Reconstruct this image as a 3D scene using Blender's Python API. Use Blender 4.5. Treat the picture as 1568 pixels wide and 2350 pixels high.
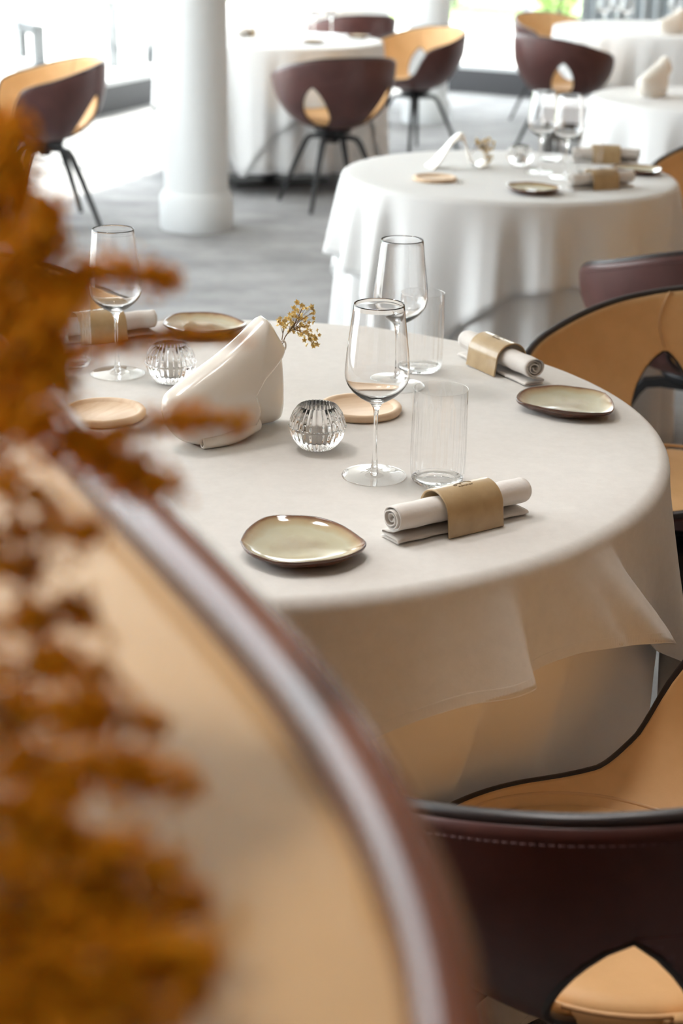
import bpy, bmesh, math, random
from mathutils import Vector, Matrix
random.seed(7)
PI = math.pi
W, H = 1568, 2350
S = bpy.context.scene
COL = S.collection
for o in list(bpy.data.objects):
    bpy.data.objects.remove(o, do_unlink=True)

# ------------------------------------------------------------------ camera
FPX, PITCH, ROLL, ZC = 3600.0, math.radians(21.0), math.radians(-1.25), 1.42
CP, SP = math.cos(PITCH), math.sin(PITCH)
RIGHT0, UP0, FWD = Vector((1, 0, 0)), Vector((0, SP, CP)), Vector((0, CP, -SP))
RIGHT = RIGHT0 * math.cos(ROLL) - UP0 * math.sin(ROLL)
UP = RIGHT0 * math.sin(ROLL) + UP0 * math.cos(ROLL)
EYE = Vector((0, 0, ZC))
cam_d = bpy.data.cameras.new('camera')
cam = bpy.data.objects.new('camera', cam_d)
COL.objects.link(cam)
cam_d.sensor_fit = 'VERTICAL'
cam_d.sensor_height = 36.0
cam_d.lens = FPX / H * 36.0
cam_d.clip_start = 0.02
cam_d.clip_end = 200
cam_d.dof.use_dof = True
cam_d.dof.focus_distance = 1.98
cam_d.dof.aperture_fstop = 5.0
M = Matrix((RIGHT, UP, -FWD)).transposed().to_4x4()
M.translation = EYE
cam.matrix_world = M
S.camera = cam

# ------------------------------------------------------------------ light
EXPOSURE = 1.47
S.view_settings.view_transform = 'Standard'
S.view_settings.look = 'None'
S.view_settings.exposure = EXPOSURE
S.view_settings.gamma = 1.0
S.view_settings.use_curve_mapping = False
world = bpy.data.worlds.new('sky')
S.world = world
world.use_nodes = True
bg = world.node_tree.nodes['Background']
bg.inputs['Color'].default_value = (0.90, 0.95, 1.0, 1)
bg.inputs['Strength'].default_value = 3.2
sun_d = bpy.data.lights.new('sun', 'SUN')
sun_d.energy = 6.0
sun_d.angle = math.radians(1.5)
sun_d.color = (1.0, 0.95, 0.86)
sun = bpy.data.objects.new('sun', sun_d)
COL.objects.link(sun)
# the sun stands behind the left glazing, about 42 degrees up
sun.rotation_euler = Vector((0.52, -0.36, -1.15)).to_track_quat('-Z', 'Y').to_euler()
S.cycles.max_bounces = 10
S.cycles.transmission_bounces = 10
S.cycles.transparent_max_bounces = 24
S.cycles.diffuse_bounces = 4
S.cycles.glossy_bounces = 4
S.cycles.adaptive_threshold = 0.02
S.cycles.sample_clamp_indirect = 6.0

# ------------------------------------------------------------------ helpers
def ray(px, py):
    return FWD + RIGHT * ((px - W / 2) / FPX) - UP * ((py - H / 2) / FPX)
def at(px, py, z=0.75):
    d = ray(px, py)
    return EYE + d * ((z - ZC) / d.z)
def atd(px, py, dist):
    return EYE + ray(px, py) * dist

def mat(name, color, rough=0.5, metal=0.0, spec=0.5, sheen=0.0, coat=0.0, trans=0.0, ior=1.45):
    m = bpy.data.materials.new(name)
    m.use_nodes = True
    p = m.node_tree.nodes['Principled BSDF']
    p.inputs['Base Color'].default_value = (*color, 1)
    p.inputs['Roughness'].default_value = rough
    p.inputs['Metallic'].default_value = metal
    p.inputs['Specular IOR Level'].default_value = spec
    p.inputs['Sheen Weight'].default_value = sheen
    p.inputs['Coat Weight'].default_value = coat
    p.inputs['Coat Roughness'].default_value = 0.05
    p.inputs['Transmission Weight'].default_value = trans
    p.inputs['IOR'].default_value = ior
    return m
def nodes(m):
    return m.node_tree.nodes, m.node_tree.links, m.node_tree.nodes['Principled BSDF']
def noise_color(m, c1, c2, scale, detail=4, rough=0.6, stretch=(1, 1, 1), lo=0.35, hi=0.65):
    n, l, p = nodes(m)
    tc = n.new('ShaderNodeTexCoord'); mp = n.new('ShaderNodeMapping')
    mp.inputs['Scale'].default_value = stretch
    nz = n.new('ShaderNodeTexNoise')
    nz.inputs['Scale'].default_value = scale; nz.inputs['Detail'].default_value = detail
    nz.inputs['Roughness'].default_value = rough
    cr = n.new('ShaderNodeValToRGB')
    cr.color_ramp.elements[0].position = lo; cr.color_ramp.elements[1].position = hi
    cr.color_ramp.elements[0].color = (*c1, 1); cr.color_ramp.elements[1].color = (*c2, 1)
    l.new(tc.outputs['Object'], mp.inputs['Vector']); l.new(mp.outputs[0], nz.inputs['Vector'])
    l.new(nz.outputs['Fac'], cr.inputs['Fac']); l.new(cr.outputs[0], p.inputs['Base Color'])
    return m
def noise_bump(m, scale, strength, dist=0.001, detail=3, stretch=(1, 1, 1)):
    n, l, p = nodes(m)
    tc = n.new('ShaderNodeTexCoord'); mp = n.new('ShaderNodeMapping')
    mp.inputs['Scale'].default_value = stretch
    nz = n.new('ShaderNodeTexNoise')
    nz.inputs['Scale'].default_value = scale; nz.inputs['Detail'].default_value = detail
    b = n.new('ShaderNodeBump'); b.inputs['Strength'].default_value = strength
    b.inputs['Distance'].default_value = dist
    l.new(tc.outputs['Object'], mp.inputs['Vector']); l.new(mp.outputs[0], nz.inputs['Vector'])
    l.new(nz.outputs['Fac'], b.inputs['Height'])
    prev = p.inputs['Normal'].links
    if prev:
        l.new(prev[0].from_socket, b.inputs['Normal'])
    l.new(b.outputs[0], p.inputs['Normal'])
    return m

MT = {}
MT['carpet'] = noise_bump(noise_color(mat('carpet', (.4, .4, .4), .95, spec=.1), (.27, .268, .272), (.42, .417, .42), 2.2, 6, .7, (1, 1.6, 1)), 420, .9, .004)
MT['ceiling'] = noise_bump(mat('ceiling_paint', (.82, .81, .79), .9, spec=.2), 90, .1)
MT['warm_wall'] = noise_bump(noise_color(mat('warm_wall', (.4, .28, .18), .6), (.38, .19, .08), (.52, .28, .13), 2, 5, .6, (6, 6, .4)), 60, .1)
MT['white_wall'] = noise_bump(mat('white_wall', (.80, .79, .77), .85, spec=.2), 120, .08)
MT['pillar'] = noise_bump(mat('pillar_paint', (.68, .70, .705), .55), 150, .05)
MT['sill'] = noise_bump(mat('dark_sill', (.05, .05, .055), .5), 200, .05)
MT['frame'] = noise_bump(mat('window_metal', (.55, .57, .58), .45), 300, .03)
MT['terrace'] = noise_color(mat('terrace_stone', (.6, .58, .55), .9), (.50, .48, .46), (.66, .64, .60), 3, 5)
MT['lawn'] = noise_color(mat('lawn', (.2, .3, .08), .95), (.13, .22, .05), (.25, .36, .10), 5, 5)
MT['leaf'] = noise_color(mat('hedge_leaf', (.2, .32, .06), .7), (.12, .22, .04), (.30, .42, .10), 8, 3)
MT['bark'] = noise_color(mat('bark', (.12, .09, .06), .9), (.08, .06, .04), (.16, .12, .09), 20, 4)
MT['overcloth'] = noise_bump(noise_bump(noise_color(mat('linen_overcloth', (.78, .7, .62), .85, spec=.15, sheen=.15), (.690, .665, .632), (.730, .705, .672), 55, 5, .7), 26, .12, .002, 5, (1, 3, 1)), 900, .25, .0006)
MT['undercloth'] = noise_bump(noise_bump(mat('white_undercloth', (.88, .845, .80), .85, spec=.15, sheen=.15), 30, .12, .002, 4), 900, .25, .0006)
MT['whitecloth'] = noise_bump(mat('white_tablecloth', (.75, .75, .745), .85, spec=.15, sheen=.15), 800, .25, .0006)
MT['napkin'] = noise_bump(noise_bump(mat('napkin_linen', (.76, .72, .68), .85, spec=.15, sheen=.15), 1400, .3, .0004), 140, .35, .001, 2, (1, 1, 1))
MT['brown'] = noise_bump(noise_color(mat('brown_leather', (.07, .03, .025), .38, spec=.5), (.074, .028, .025), (.106, .041, .036), 9, 5), 550, .12, .0006, 4)
MT['tan'] = noise_bump(noise_color(mat('tan_leather', (.62, .38, .18), .48, spec=.4), (.62, .385, .18), (.69, .435, .215), 12, 4), 480, .12, .0006, 4)
MT['tanseam'] = noise_bump(mat('tan_piping', (.58, .36, .18), .5), 500, .1)
MT['piping'] = noise_bump(mat('dark_piping', (.022, .016, .016), .32), 400, .05)
MT['stitch'] = noise_bump(mat('stitch_thread', (.14, .07, .07), .7), 900, .1)
MT['black'] = noise_bump(mat('black_metal', (.018, .018, .020), .42), 300, .05)
MT['porcelain'] = noise_bump(mat('glazed_porcelain', (.92, .87, .79), .22, spec=.5, coat=.6), 18, .03, .002)
MT['wax'] = noise_bump(mat('candle_wax', (.86, .84, .80), .5), 120, .05)
MT['coaster'] = noise_bump(noise_color(mat('pale_wood', (.74, .52, .33), .5), (.72, .51, .33), (.80, .61, .43), 14, 5, .6, (1, 6, 1)), 160, .15, .0006, 4, (1, 6, 1))
MT['ring'] = noise_bump(noise_color(mat('glazed_ring', (.55, .40, .22), .28, coat=.4), (.42, .29, .145), (.50, .355, .19), 30, 4), 80, .05)
MT['mark'] = noise_bump(mat('stamped_mark', (.16, .10, .05), .6), 400, .1)
MT['rail'] = noise_color(mat('polished_brown_rail', (.12, .03, .010), .17, spec=.42), (.08, .019, .007), (.16, .042, .013), 5, 5, .6, (1, 1, 8))
MT['counter_top'] = noise_bump(noise_color(mat('tan_counter_top', (.60, .37, .16), .16, spec=.8, coat=1.0), (.56, .34, .145), (.64, .395, .18), 5, 4), 6, .04, .01)
MT['plume'] = noise_color(mat('dried_orange_plume', (.5, .17, .01), .9, spec=.1), (.66, .27, .012), (.98, .58, .050), 75, 3)
MT['stem'] = noise_color(mat('dry_stem', (.25, .14, .06), .8), (.16, .09, .04), (.32, .2, .1), 60, 3)
MT['floret'] = noise_color(mat('yellow_floret', (.78, .52, .14), .8), (.92, .66, .20), (.98, .86, .50), 320, 2)
MT['floret_heart'] = noise_bump(mat('floret_heart', (.62, .36, .08), .85), 900, .2)
MT['curtain'] = noise_bump(noise_color(mat('sheer_curtain', (.5, .54, .56), .9), (.40, .44, .46), (.62, .66, .68), 6, 2, .5, (6, 6, .05)), 500, .2)
MT['whitetop'] = noise_bump(mat('white_lacquer', (.80, .80, .82), .35), 120, .03)
MT['outdoor'] = noise_bump(mat('outdoor_metal', (.05, .055, .06), .5), 200, .05)

def lamp_material():  # glowing lens of the added, unseen ceiling lights
    m = mat('added_lamp_lens', (.9, .85, .75), .4); n, l, p = nodes(m)
    nz = n.new('ShaderNodeTexNoise'); nz.inputs['Scale'].default_value = 80
    p.inputs['Emission Color'].default_value = (1, .85, .7, 1); p.inputs['Emission Strength'].default_value = 12
    return m
MT['lamp'] = lamp_material()
def translucent(m, amount):
    # thin dry petals let light through
    n, l, p = nodes(m)
    t = n.new('ShaderNodeBsdfTranslucent'); mx = n.new('ShaderNodeMixShader'); mx.inputs[0].default_value = amount
    c = p.inputs['Base Color'].links[0].from_socket
    l.new(c, t.inputs['Color']); l.new(p.outputs[0], mx.inputs[1]); l.new(t.outputs[0], mx.inputs[2])
    l.new(mx.outputs[0], n['Material Output'].inputs['Surface'])
translucent(MT['plume'], .35)
translucent(MT['floret'], .2)
def glaze_material():
    m = mat('reactive_glaze', (.5, .42, .28), .10, spec=.6, coat=.5)
    n, l, p = nodes(m)
    tc = n.new('ShaderNodeTexCoord')
    # distance from the rim is stored as a mesh attribute "rimness" (1 at the rim, 0 inside)
    at_ = n.new('ShaderNodeAttribute'); at_.attribute_name = 'rimness'
    nz = n.new('ShaderNodeTexNoise'); nz.inputs['Scale'].default_value = 22; nz.inputs['Detail'].default_value = 5
    mu = n.new('ShaderNodeMath'); mu.operation = 'MULTIPLY_ADD'; mu.inputs[1].default_value = 0.5; mu.inputs[2].default_value = -0.25
    ad = n.new('ShaderNodeMath'); ad.operation = 'ADD'
    cr = n.new('ShaderNodeValToRGB')
    e = cr.color_ramp.elements
    e[0].position = 0.0; e[0].color = (.36, .29, .17, 1)
    e[1].position = 1.0; e[1].color = (.085, .028, .012, 1)
    for pos, c in ((.16, (.46, .41, .26, 1)), (.42, (.50, .46, .31, 1)), (.66, (.46, .33, .17, 1)), (.84, (.20, .08, .03, 1))):
        x = e.new(pos); x.color = c
    l.new(tc.outputs['Object'], nz.inputs['Vector'])
    l.new(nz.outputs['Fac'], mu.inputs[0]); l.new(mu.outputs[0], ad.inputs[0])
    l.new(at_.outputs['Fac'], ad.inputs[1]); l.new(ad.outputs[0], cr.inputs['Fac'])
    l.new(cr.outputs[0], p.inputs['Base Color'])
    return m
MT['glaze'] = glaze_material()

def glass_material(name, ior=1.46, tint=(1, 1, 1)):
    m = bpy.data.materials.new(name); m.use_nodes = True
    n, l = m.node_tree.nodes, m.node_tree.links
    n.remove(n['Principled BSDF'])
    g = n.new('ShaderNodeBsdfGlass'); g.inputs['IOR'].default_value = ior
    g.inputs['Roughness'].default_value = 0.0; g.inputs['Color'].default_value = (*tint, 1)
    l.new(g.outputs[0], n['Material Output'].inputs['Surface'])
    return m
MT['glass'] = glass_material('clear_glass', 1.46)
MT['crystal'] = glass_material('pressed_crystal', 1.50)
def thin_glass(name, base=.05, grazing=.75, power=4.0, tint=(1, 1, 1)):
    """thin-walled clear glass: a see-through film that mirrors more at grazing angles"""
    m = bpy.data.materials.new(name); m.use_nodes = True
    n, l = m.node_tree.nodes, m.node_tree.links
    n.remove(n['Principled BSDF'])
    t = n.new('ShaderNodeBsdfTransparent'); t.inputs['Color'].default_value = (*tint, 1)
    g = n.new('ShaderNodeBsdfGlossy'); g.inputs['Roughness'].default_value = 0.0
    lw = n.new('ShaderNodeLayerWeight'); lw.inputs['Blend'].default_value = 0.5
    pw = n.new('ShaderNodeMath'); pw.operation = 'POWER'; pw.inputs[1].default_value = power
    ma = n.new('ShaderNodeMath'); ma.operation = 'MULTIPLY_ADD'; ma.inputs[1].default_value = grazing; ma.inputs[2].default_value = base
    mx = n.new('ShaderNodeMixShader')
    l.new(lw.outputs['Facing'], pw.inputs[0]); l.new(pw.outputs[0], ma.inputs[0]); l.new(ma.outputs[0], mx.inputs[0])
    l.new(t.outputs[0], mx.inputs[1]); l.new(g.outputs[0], mx.inputs[2])
    l.new(mx.outputs[0], n['Material Output'].inputs['Surface'])
    return m
MT['thin_glass'] = thin_glass('thin_clear_glass', .085, .75, 3.0)
MT['pane'] = thin_glass('window_pane', .05, .8, 5, (.97, .985, .98))

def tag(o, label=None, cat=None, group=None, kind=None):
    if label: o['label'] = label
    if cat: o['category'] = cat
    if group: o['group'] = group
    if kind: o['kind'] = kind
    return o
def empty(name, loc=(0, 0, 0), rz=0.0, label=None, cat=None, group=None, kind=None):
    o = bpy.data.objects.new(name, None); COL.objects.link(o)
    o.empty_display_size = .05
    o.location = loc; o.rotation_euler = (0, 0, rz)
    return tag(o, label, cat, group, kind)
def mesh_obj(name, verts, faces, m, parent=None, smooth=True, loc=None):
    me = bpy.data.meshes.new(name)
    me.from_pydata([tuple(v) for v in verts], [], faces)
    me.update()
    if smooth:
        me.polygons.foreach_set('use_smooth', [True] * len(me.polygons))
    me.materials.append(MT[m] if isinstance(m, str) else m)
    o = bpy.data.objects.new(name, me); COL.objects.link(o)
    if parent is not None: o.parent = parent
    if loc is not None: o.location = loc
    return o
class MB:
    def __init__(s): s.v = []; s.f = []
    def add(s, verts, faces):
        b = len(s.v); s.v += [Vector(v) for v in verts]
        s.f += [tuple(i + b for i in f) for f in faces]; return s
    def box(s, lo, hi, rz=0, c=(0, 0, 0)):
        vs = []
        for x in (lo[0], hi[0]):
            for y in (lo[1], hi[1]):
                for z in (lo[2], hi[2]):
                    vs.append(Matrix.Rotation(rz, 3, 'Z') @ Vector((x, y, z)) + Vector(c))
        return s.add(vs, [(0, 1, 3, 2), (4, 6, 7, 5), (0, 4, 5, 1), (2, 3, 7, 6), (0, 2, 6, 4), (1, 5, 7, 3)])
    def tube(s, pts, rad, n=10, caps=True, closed=False):
        pts = [Vector(p) for p in pts]; N = len(pts)
        rads = rad if isinstance(rad, (list, tuple)) else [rad] * N
        ref = None; vs = []
        for i, p in enumerate(pts):
            if closed: t = pts[(i + 1) % N] - pts[i - 1]
            else: t = pts[min(i + 1, N - 1)] - pts[max(i - 1, 0)]
            if t.length < 1e-9: t = Vector((0, 0, 1))
            t.normalize()
            if ref is None:
                ref = Vector((0, 0, 1)) if abs(t.z) < .9 else Vector((1, 0, 0))
            a = ref - t * ref.dot(t)
            if a.length < 1e-6: a = t.orthogonal()
            a.normalize(); b = t.cross(a); ref = a
            for k in range(n):
                an = 2 * PI * k / n
                vs.append(p + (a * math.cos(an) + b * math.sin(an)) * rads[i])
        fs = []
        for i in range(N if closed else N - 1):
            j = (i + 1) % N
            for k in range(n):
                fs.append((i * n + k, i * n + (k + 1) % n, j * n + (k + 1) % n, j * n + k))
        if caps and not closed:
            fs.append(tuple(range(n - 1, -1, -1))); fs.append(tuple((N - 1) * n + k for k in range(n)))
        return s.add(vs, fs)
    def lathe(s, prof, n=48, c=(0, 0, 0), mod=None):
        """prof: (r, z) points from one pole to another; poles (r = 0) close to a fan"""
        vs = []; idx = []
        for i, (r, z) in enumerate(prof):
            if r < 1e-7:
                idx.append([len(vs)]); vs.append(Vector((0, 0, z)) + Vector(c))
            else:
                row = []
                for k in range(n):
                    a = 2 * PI * k / n
                    rr = mod(r, z, a, i) if mod else r
                    row.append(len(vs)); vs.append(Vector((rr * math.cos(a), rr * math.sin(a), z)) + Vector(c))
                idx.append(row)
        fs = []
        for i in range(len(prof) - 1):
            A, B = idx[i], idx[i + 1]
            if len(A) == 1 and len(B) == 1: continue
            for k in range(n):
                k2 = (k + 1) % n
                if len(A) == 1: fs.append((A[0], B[k], B[k2]))
                elif len(B) == 1: fs.append((A[k], B[0], A[k2]))
                else: fs.append((A[k], B[k], B[k2], A[k2]))
        return s.add(vs, fs)
    def build(s, name, m, parent=None, smooth=True, loc=None, recalc=True):
        o = mesh_obj(name, s.v, s.f, m, parent, smooth, loc)
        if recalc:
            bm = bmesh.new(); bm.from_mesh(o.data)
            bmesh.ops.recalc_face_normals(bm, faces=bm.faces)
            bm.to_mesh(o.data); bm.free()
        return o
def bevel(o, w, seg=2):
    b = o.modifiers.new('bevel', 'BEVEL'); b.width = w; b.segments = seg; b.limit_method = 'ANGLE'; b.angle_limit = math.radians(40)
    return o
def autosmooth(o, ang=40):
    me = o.data
    bm = bmesh.new(); bm.from_mesh(me)
    for e in bm.edges:
        if len(e.link_faces) == 2 and e.calc_face_angle(0) > math.radians(ang): e.smooth = False
    bm.to_mesh(me); bm.free(); return o
def copy_tree(o, parent=None):
    c = o.copy(); COL.objects.link(c)
    c.parent = parent
    for ch in list(o.children):
        copy_tree(ch, c)
    return c
def interp(tab, x):
    if x <= tab[0][0]: return tab[0][1]
    for (a, b), (c, d) in zip(tab, tab[1:]):
        if x <= c:
            t = (x - a) / (c - a); t = t * t * (3 - 2 * t)
            return b + (d - b) * t
    return tab[-1][1]
def pchip(tab):
    x = [a for a, b in tab]; y = [b for a, b in tab]; n = len(x)
    h = [x[i + 1] - x[i] for i in range(n - 1)]; d = [(y[i + 1] - y[i]) / h[i] for i in range(n - 1)]
    m = [0.0] * n
    for i in range(1, n - 1):
        if d[i - 1] * d[i] > 0:
            w1, w2 = 2 * h[i] + h[i - 1], h[i] + 2 * h[i - 1]
            m[i] = (w1 + w2) / (w1 / d[i - 1] + w2 / d[i])
    def f(q):
        if q <= x[0]: return y[0]
        if q >= x[-1]: return y[-1]
        i = max(k for k in range(n - 1) if x[k] <= q)
        t = (q - x[i]) / h[i]
        return ((1 + 2 * t) * (1 - t) ** 2 * y[i] + t * (1 - t) ** 2 * h[i] * m[i] + t * t * (3 - 2 * t) * y[i + 1] + t * t * (t - 1) * h[i] * m[i + 1])
    return f
def spline(pts, n):
    """Catmull-Rom through points, n samples a span"""
    P = [Vector(p) for p in pts]; out = []
    for i in range(len(P) - 1):
        p0 = P[max(i - 1, 0)]; p1 = P[i]; p2 = P[i + 1]; p3 = P[min(i + 2, len(P) - 1)]
        for k in range(n):
            t = k / n
            out.append(.5 * ((2 * p1) + (p2 - p0) * t + (2 * p0 - 5 * p1 + 4 * p2 - p3) * t * t + (3 * p1 - p0 - 3 * p2 + p3) * t ** 3))
    out.append(P[-1]); return out

# ------------------------------------------------------------------ the room
CORNER = Vector((-.72, 14.7, 0))
LDIR = Vector((-.326, -.945, 0))      # along the left glazing, towards the camera
RDIR = Vector((.853, -.523, 0))       # along the right glazing
LLEN, RLEN = 10.4, 5.0
LEND, REND = CORNER + LDIR * LLEN, CORNER + RDIR * RLEN
XR, YB, CEIL = 4.4, -3.2, 2.95
fl_pts = [CORNER, LEND, Vector((LEND.x, YB, 0)), Vector((XR, YB, 0)), Vector((XR, REND.y, 0)), REND]
fl = mesh_obj('floor', [(p.x, p.y, 0) for p in fl_pts] + [(p.x, p.y, -.04) for p in fl_pts],
              [tuple(range(6)), tuple(range(11, 5, -1))] + [(i, i + 6, (i + 1) % 6 + 6, (i + 1) % 6) for i in range(6)], 'carpet', smooth=False)
tag(fl, 'light grey mottled carpet floor', kind='structure')
ce = mesh_obj('ceiling', [(p.x, p.y, CEIL) for p in fl_pts] + [(p.x, p.y, CEIL + .2) for p in fl_pts],
              [tuple(range(5, -1, -1)), tuple(range(6, 12))] + [(i, (i + 1) % 6, (i + 1) % 6 + 6, i + 6) for i in range(6)], 'ceiling', smooth=False)
tag(ce, 'plain white ceiling', kind='structure')
def wall(name, a, b, m, z0=0, z1=CEIL, th=.12):
    d = (b - a).normalized(); n = Vector((d.y, -d.x, 0)) * th
    vs = [a, b, b + n, a + n]
    o = mesh_obj(name, [(v.x, v.y, z0) for v in vs] + [(v.x, v.y, z1) for v in vs],
                 [(0, 1, 2, 3), (7, 6, 5, 4), (0, 4, 5, 1), (1, 5, 6, 2), (2, 6, 7, 3), (3, 7, 4, 0)], m, smooth=False)
    return tag(o, kind='structure')
tag(wall('wall_behind', Vector((LEND.x, YB, 0)), Vector((XR, YB, 0)), 'warm_wall'), 'brown wooden wall behind the tables')
tag(wall('wall_right', Vector((XR, YB, 0)), Vector((XR, REND.y, 0)), 'warm_wall'), 'brown wooden wall on the right')
tag(wall('wall_back', Vector((XR, REND.y, 0)), REND, 'white_wall'), 'pale wall beside the glazing')

WN = [0]
def glazing(a, d, length, panels, side):
    """a run of floor to ceiling windows: each one a low dark sill, a slim frame and a pane"""
    n = Vector((-d.y, d.x, 0)) * side          # outwards
    w = length / panels
    ang = math.atan2(d.y, d.x)
    for i in range(panels):
        WN[0] += 1
        root = empty('window_%d' % WN[0], a + d * (w * i), ang, kind='structure')
        root['label'] = 'floor to ceiling window pane over a low dark sill'
        y0, y1 = (0, .07) if side > 0 else (-.07, 0)
        MB().box((0, y0 - .05 * (side < 0), 0), (w, y1 + .05 * (side > 0), .19)).build('sill', 'sill', root, False)
        fr = MB()
        fr.box((0, y0, .19), (.035, y1, CEIL)); fr.box((w - .035, y0, .19), (w, y1, CEIL))
        fr.box((.035, y0, .19), (w - .035, y1, .225)); fr.box((.035, y0, CEIL - .05), (w - .035, y1, CEIL))
        fr.build('window_frame', 'frame', root, False)
        MB().box((.035, y0 + .03, .225), (w - .035, y0 + .036, CEIL - .05)).build('pane', 'pane', root, False)
glazing(CORNER, LDIR, LLEN, 4, -1)
glazing(LEND, Vector((0, -1, 0)), 2.9, 1, -1)
tag(wall('wall_left', LEND + Vector((0, -2.9, 0)), Vector((LEND.x, YB, 0)), 'warm_wall'), 'brown wooden wall on the left')
glazing(CORNER, RDIR, RLEN, 2, 1)

# outside: terrace, lawn, hedge shrubs, outdoor chairs
te = MB().box((-30, -4, -.12), (30, 24, -.06)).build('terrace', 'terrace', smooth=False)
tag(te, 'pale stone terrace outside the windows', kind='structure')
la = MB().box((-60, 24, -.14), (60, 70, -.07)).build('lawn', 'lawn', smooth=False)
tag(la, 'green lawn beyond the terrace', kind='structure')

def pillar(name, x, y, label):
    r = empty(name, (x, y, 0), 0, label, kind='structure')
    MB().lathe([(0, 0), (.165, 0), (.165, .155), (.160, .172), (.153, .178), (.150, .19), (.150, CEIL), (0, CEIL)], 64).build('shaft', 'pillar', r)
    autosmooth(r.children[0], 35)
    MB().lathe([(.168, 0), (.172, .01), (.172, .15), (.166, .16)], 64).build('base_ring', 'pillar', r)
    return r
pillar('pillar', -.715, 7.42, 'round white pillar with a low base ring between the left chair and the chair pushed to the table')
pillar('pillar', .545, 11.6, 'round white pillar behind the round table by the glazing')

# ------------------------------------------------------------------ tablecloths and tables
def wrapdeg(a):
    return (a + 180) % 360 - 180
def cloth(name, cx, cy, R, ztop, m, hang, dr, rc=.014, ncol=360, nrow=16, label=None, cat='tablecloth', group=None, hem=True, rings=10):
    """A cloth lying on a round top: hang(deg) = length below the edge, dr(deg, t) = how far it stands
    off the cylinder at t (0 edge, 1 hem). deg = 0 looks at -Y, growing towards +X."""
    vs = [Vector((0, 0, ztop))]; fs = []
    def row(fn):
        b = len(vs)
        for k in range(ncol):
            vs.append(fn(360.0 * k / ncol - 180))
        return b
    def P(deg, r, z):
        a = math.radians(deg); return Vector((math.sin(a) * r, -math.cos(a) * r, z))
    rows = []
    for i in range(1, rings + 1):
        rr = (R - rc) * i / rings
        rows.append(row(lambda d: P(d, rr, ztop)))
    for i in range(1, 6):
        an = PI / 2 * i / 5
        rows.append(row(lambda d: P(d, R - rc + rc * math.sin(an) + dr(d, 0) * i / 5, ztop - rc + rc * math.cos(an))))
    L = {}
    for i in range(1, nrow + 1):
        t = i / nrow
        def fn(d):
            l = hang(d); off = dr(d, t)
            dz = l * t
            # a flared cloth hangs a little shorter
            dz = math.sqrt(max(dz * dz - (off * .8) ** 2, (dz * .55) ** 2))
            return P(d, R + off, ztop - rc - dz)
        rows.append(row(fn))
    for k in range(ncol):
        fs.append((0, rows[0] + k, rows[0] + (k + 1) % ncol))
    for a, b in zip(rows, rows[1:]):
        for k in range(ncol):
            k2 = (k + 1) % ncol
            fs.append((a + k, b + k, b + k2, a + k2))
    o = mesh_obj(name, vs, fs, m, loc=(cx, cy, 0))
    so = o.modifiers.new('thickness', 'SOLIDIFY'); so.thickness = .0012; so.offset = 0
    tag(o, label, cat, group)
    if hem:
        # the stitched hem: a slightly thicker band along the lower edge
        hv = []; hf = []
        for k in range(ncol):
            d = 360.0 * k / ncol - 180
            l = hang(d); t0 = max(.3, 1 - .012 / max(l, .03))
            for t, e in ((1, .0009), (t0, .0009), (t0, -.0009), (1, -.0009)):
                off = dr(d, t) + e; dz = l * t
                o2 = dr(d, t)
                dz = math.sqrt(max(dz * dz - (o2 * .8) ** 2, (dz * .55) ** 2))
                hv.append(P(d, R + off, ztop - rc - dz - (.0006 if t == 1 else 0)))
        for k in range(ncol):
            k2 = (k + 1) % ncol
            for j in range(4):
                hf.append((k * 4 + j, k2 * 4 + j, k2 * 4 + (j + 1) % 4, k * 4 + (j + 1) % 4))
        mesh_obj('hem', hv, hf, m, o, False)
    return o
def square_hang(half, R, phi0, lo=None):
    def h(d):
        a = math.radians(wrapdeg(d - phi0))
        l = half / max(abs(math.cos(a)), abs(math.sin(a)))
        return min(l, half * 1.37) - R
    return h
def waves(seed, n, amp, base=.012, power=.8):
    rnd = random.Random(seed)
    k = []
    x = -180.0
    cuts = []
    while x < 180 - 180 / n:
        cuts.append(x); x += 360 / n * rnd.uniform(.7, 1.3)
    cuts.append(180.0)
    tab = []
    for i in range(len(cuts) - 1):
        a, b = cuts[i], cuts[i + 1]
        A = amp * rnd.uniform(.55, 1.25)
        s = rnd.uniform(.35, .65)
        tab.append((a, base - amp * rnd.uniform(.35, .6))); tab.append((a + (b - a) * s * .8, base + A * .85)); tab.append((a + (b - a) * (s * .8 + .2), base + A))
    tab.append((180.0, tab[0][1]))
    def f(d, t):
        return interp(tab, d) * t ** power
    return f
def table(cx, cy, R, label, zt=.747):
    r = empty('table', (cx, cy, 0), 0, label, 'table', 'round tables under cloths')
    MB().lathe([(0, zt - .03), (R - .012, zt - .03), (R - .006, zt - .024), (R - .006, zt - .003), (R - .010, zt), (0, zt)], 72).build('table_top', 'coaster', r)
    MB().lathe([(0, .018), (.045, .018), (.04, .04), (.04, zt - .05), (.07, zt - .03), (0, zt - .03)], 24).build('column', 'black', r)
    b = MB().box((-.27, -.27, 0), (.27, .27, .018), math.radians(20)).build('base_plate', 'black', r, False); bevel(b, .006)
    return r

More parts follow.
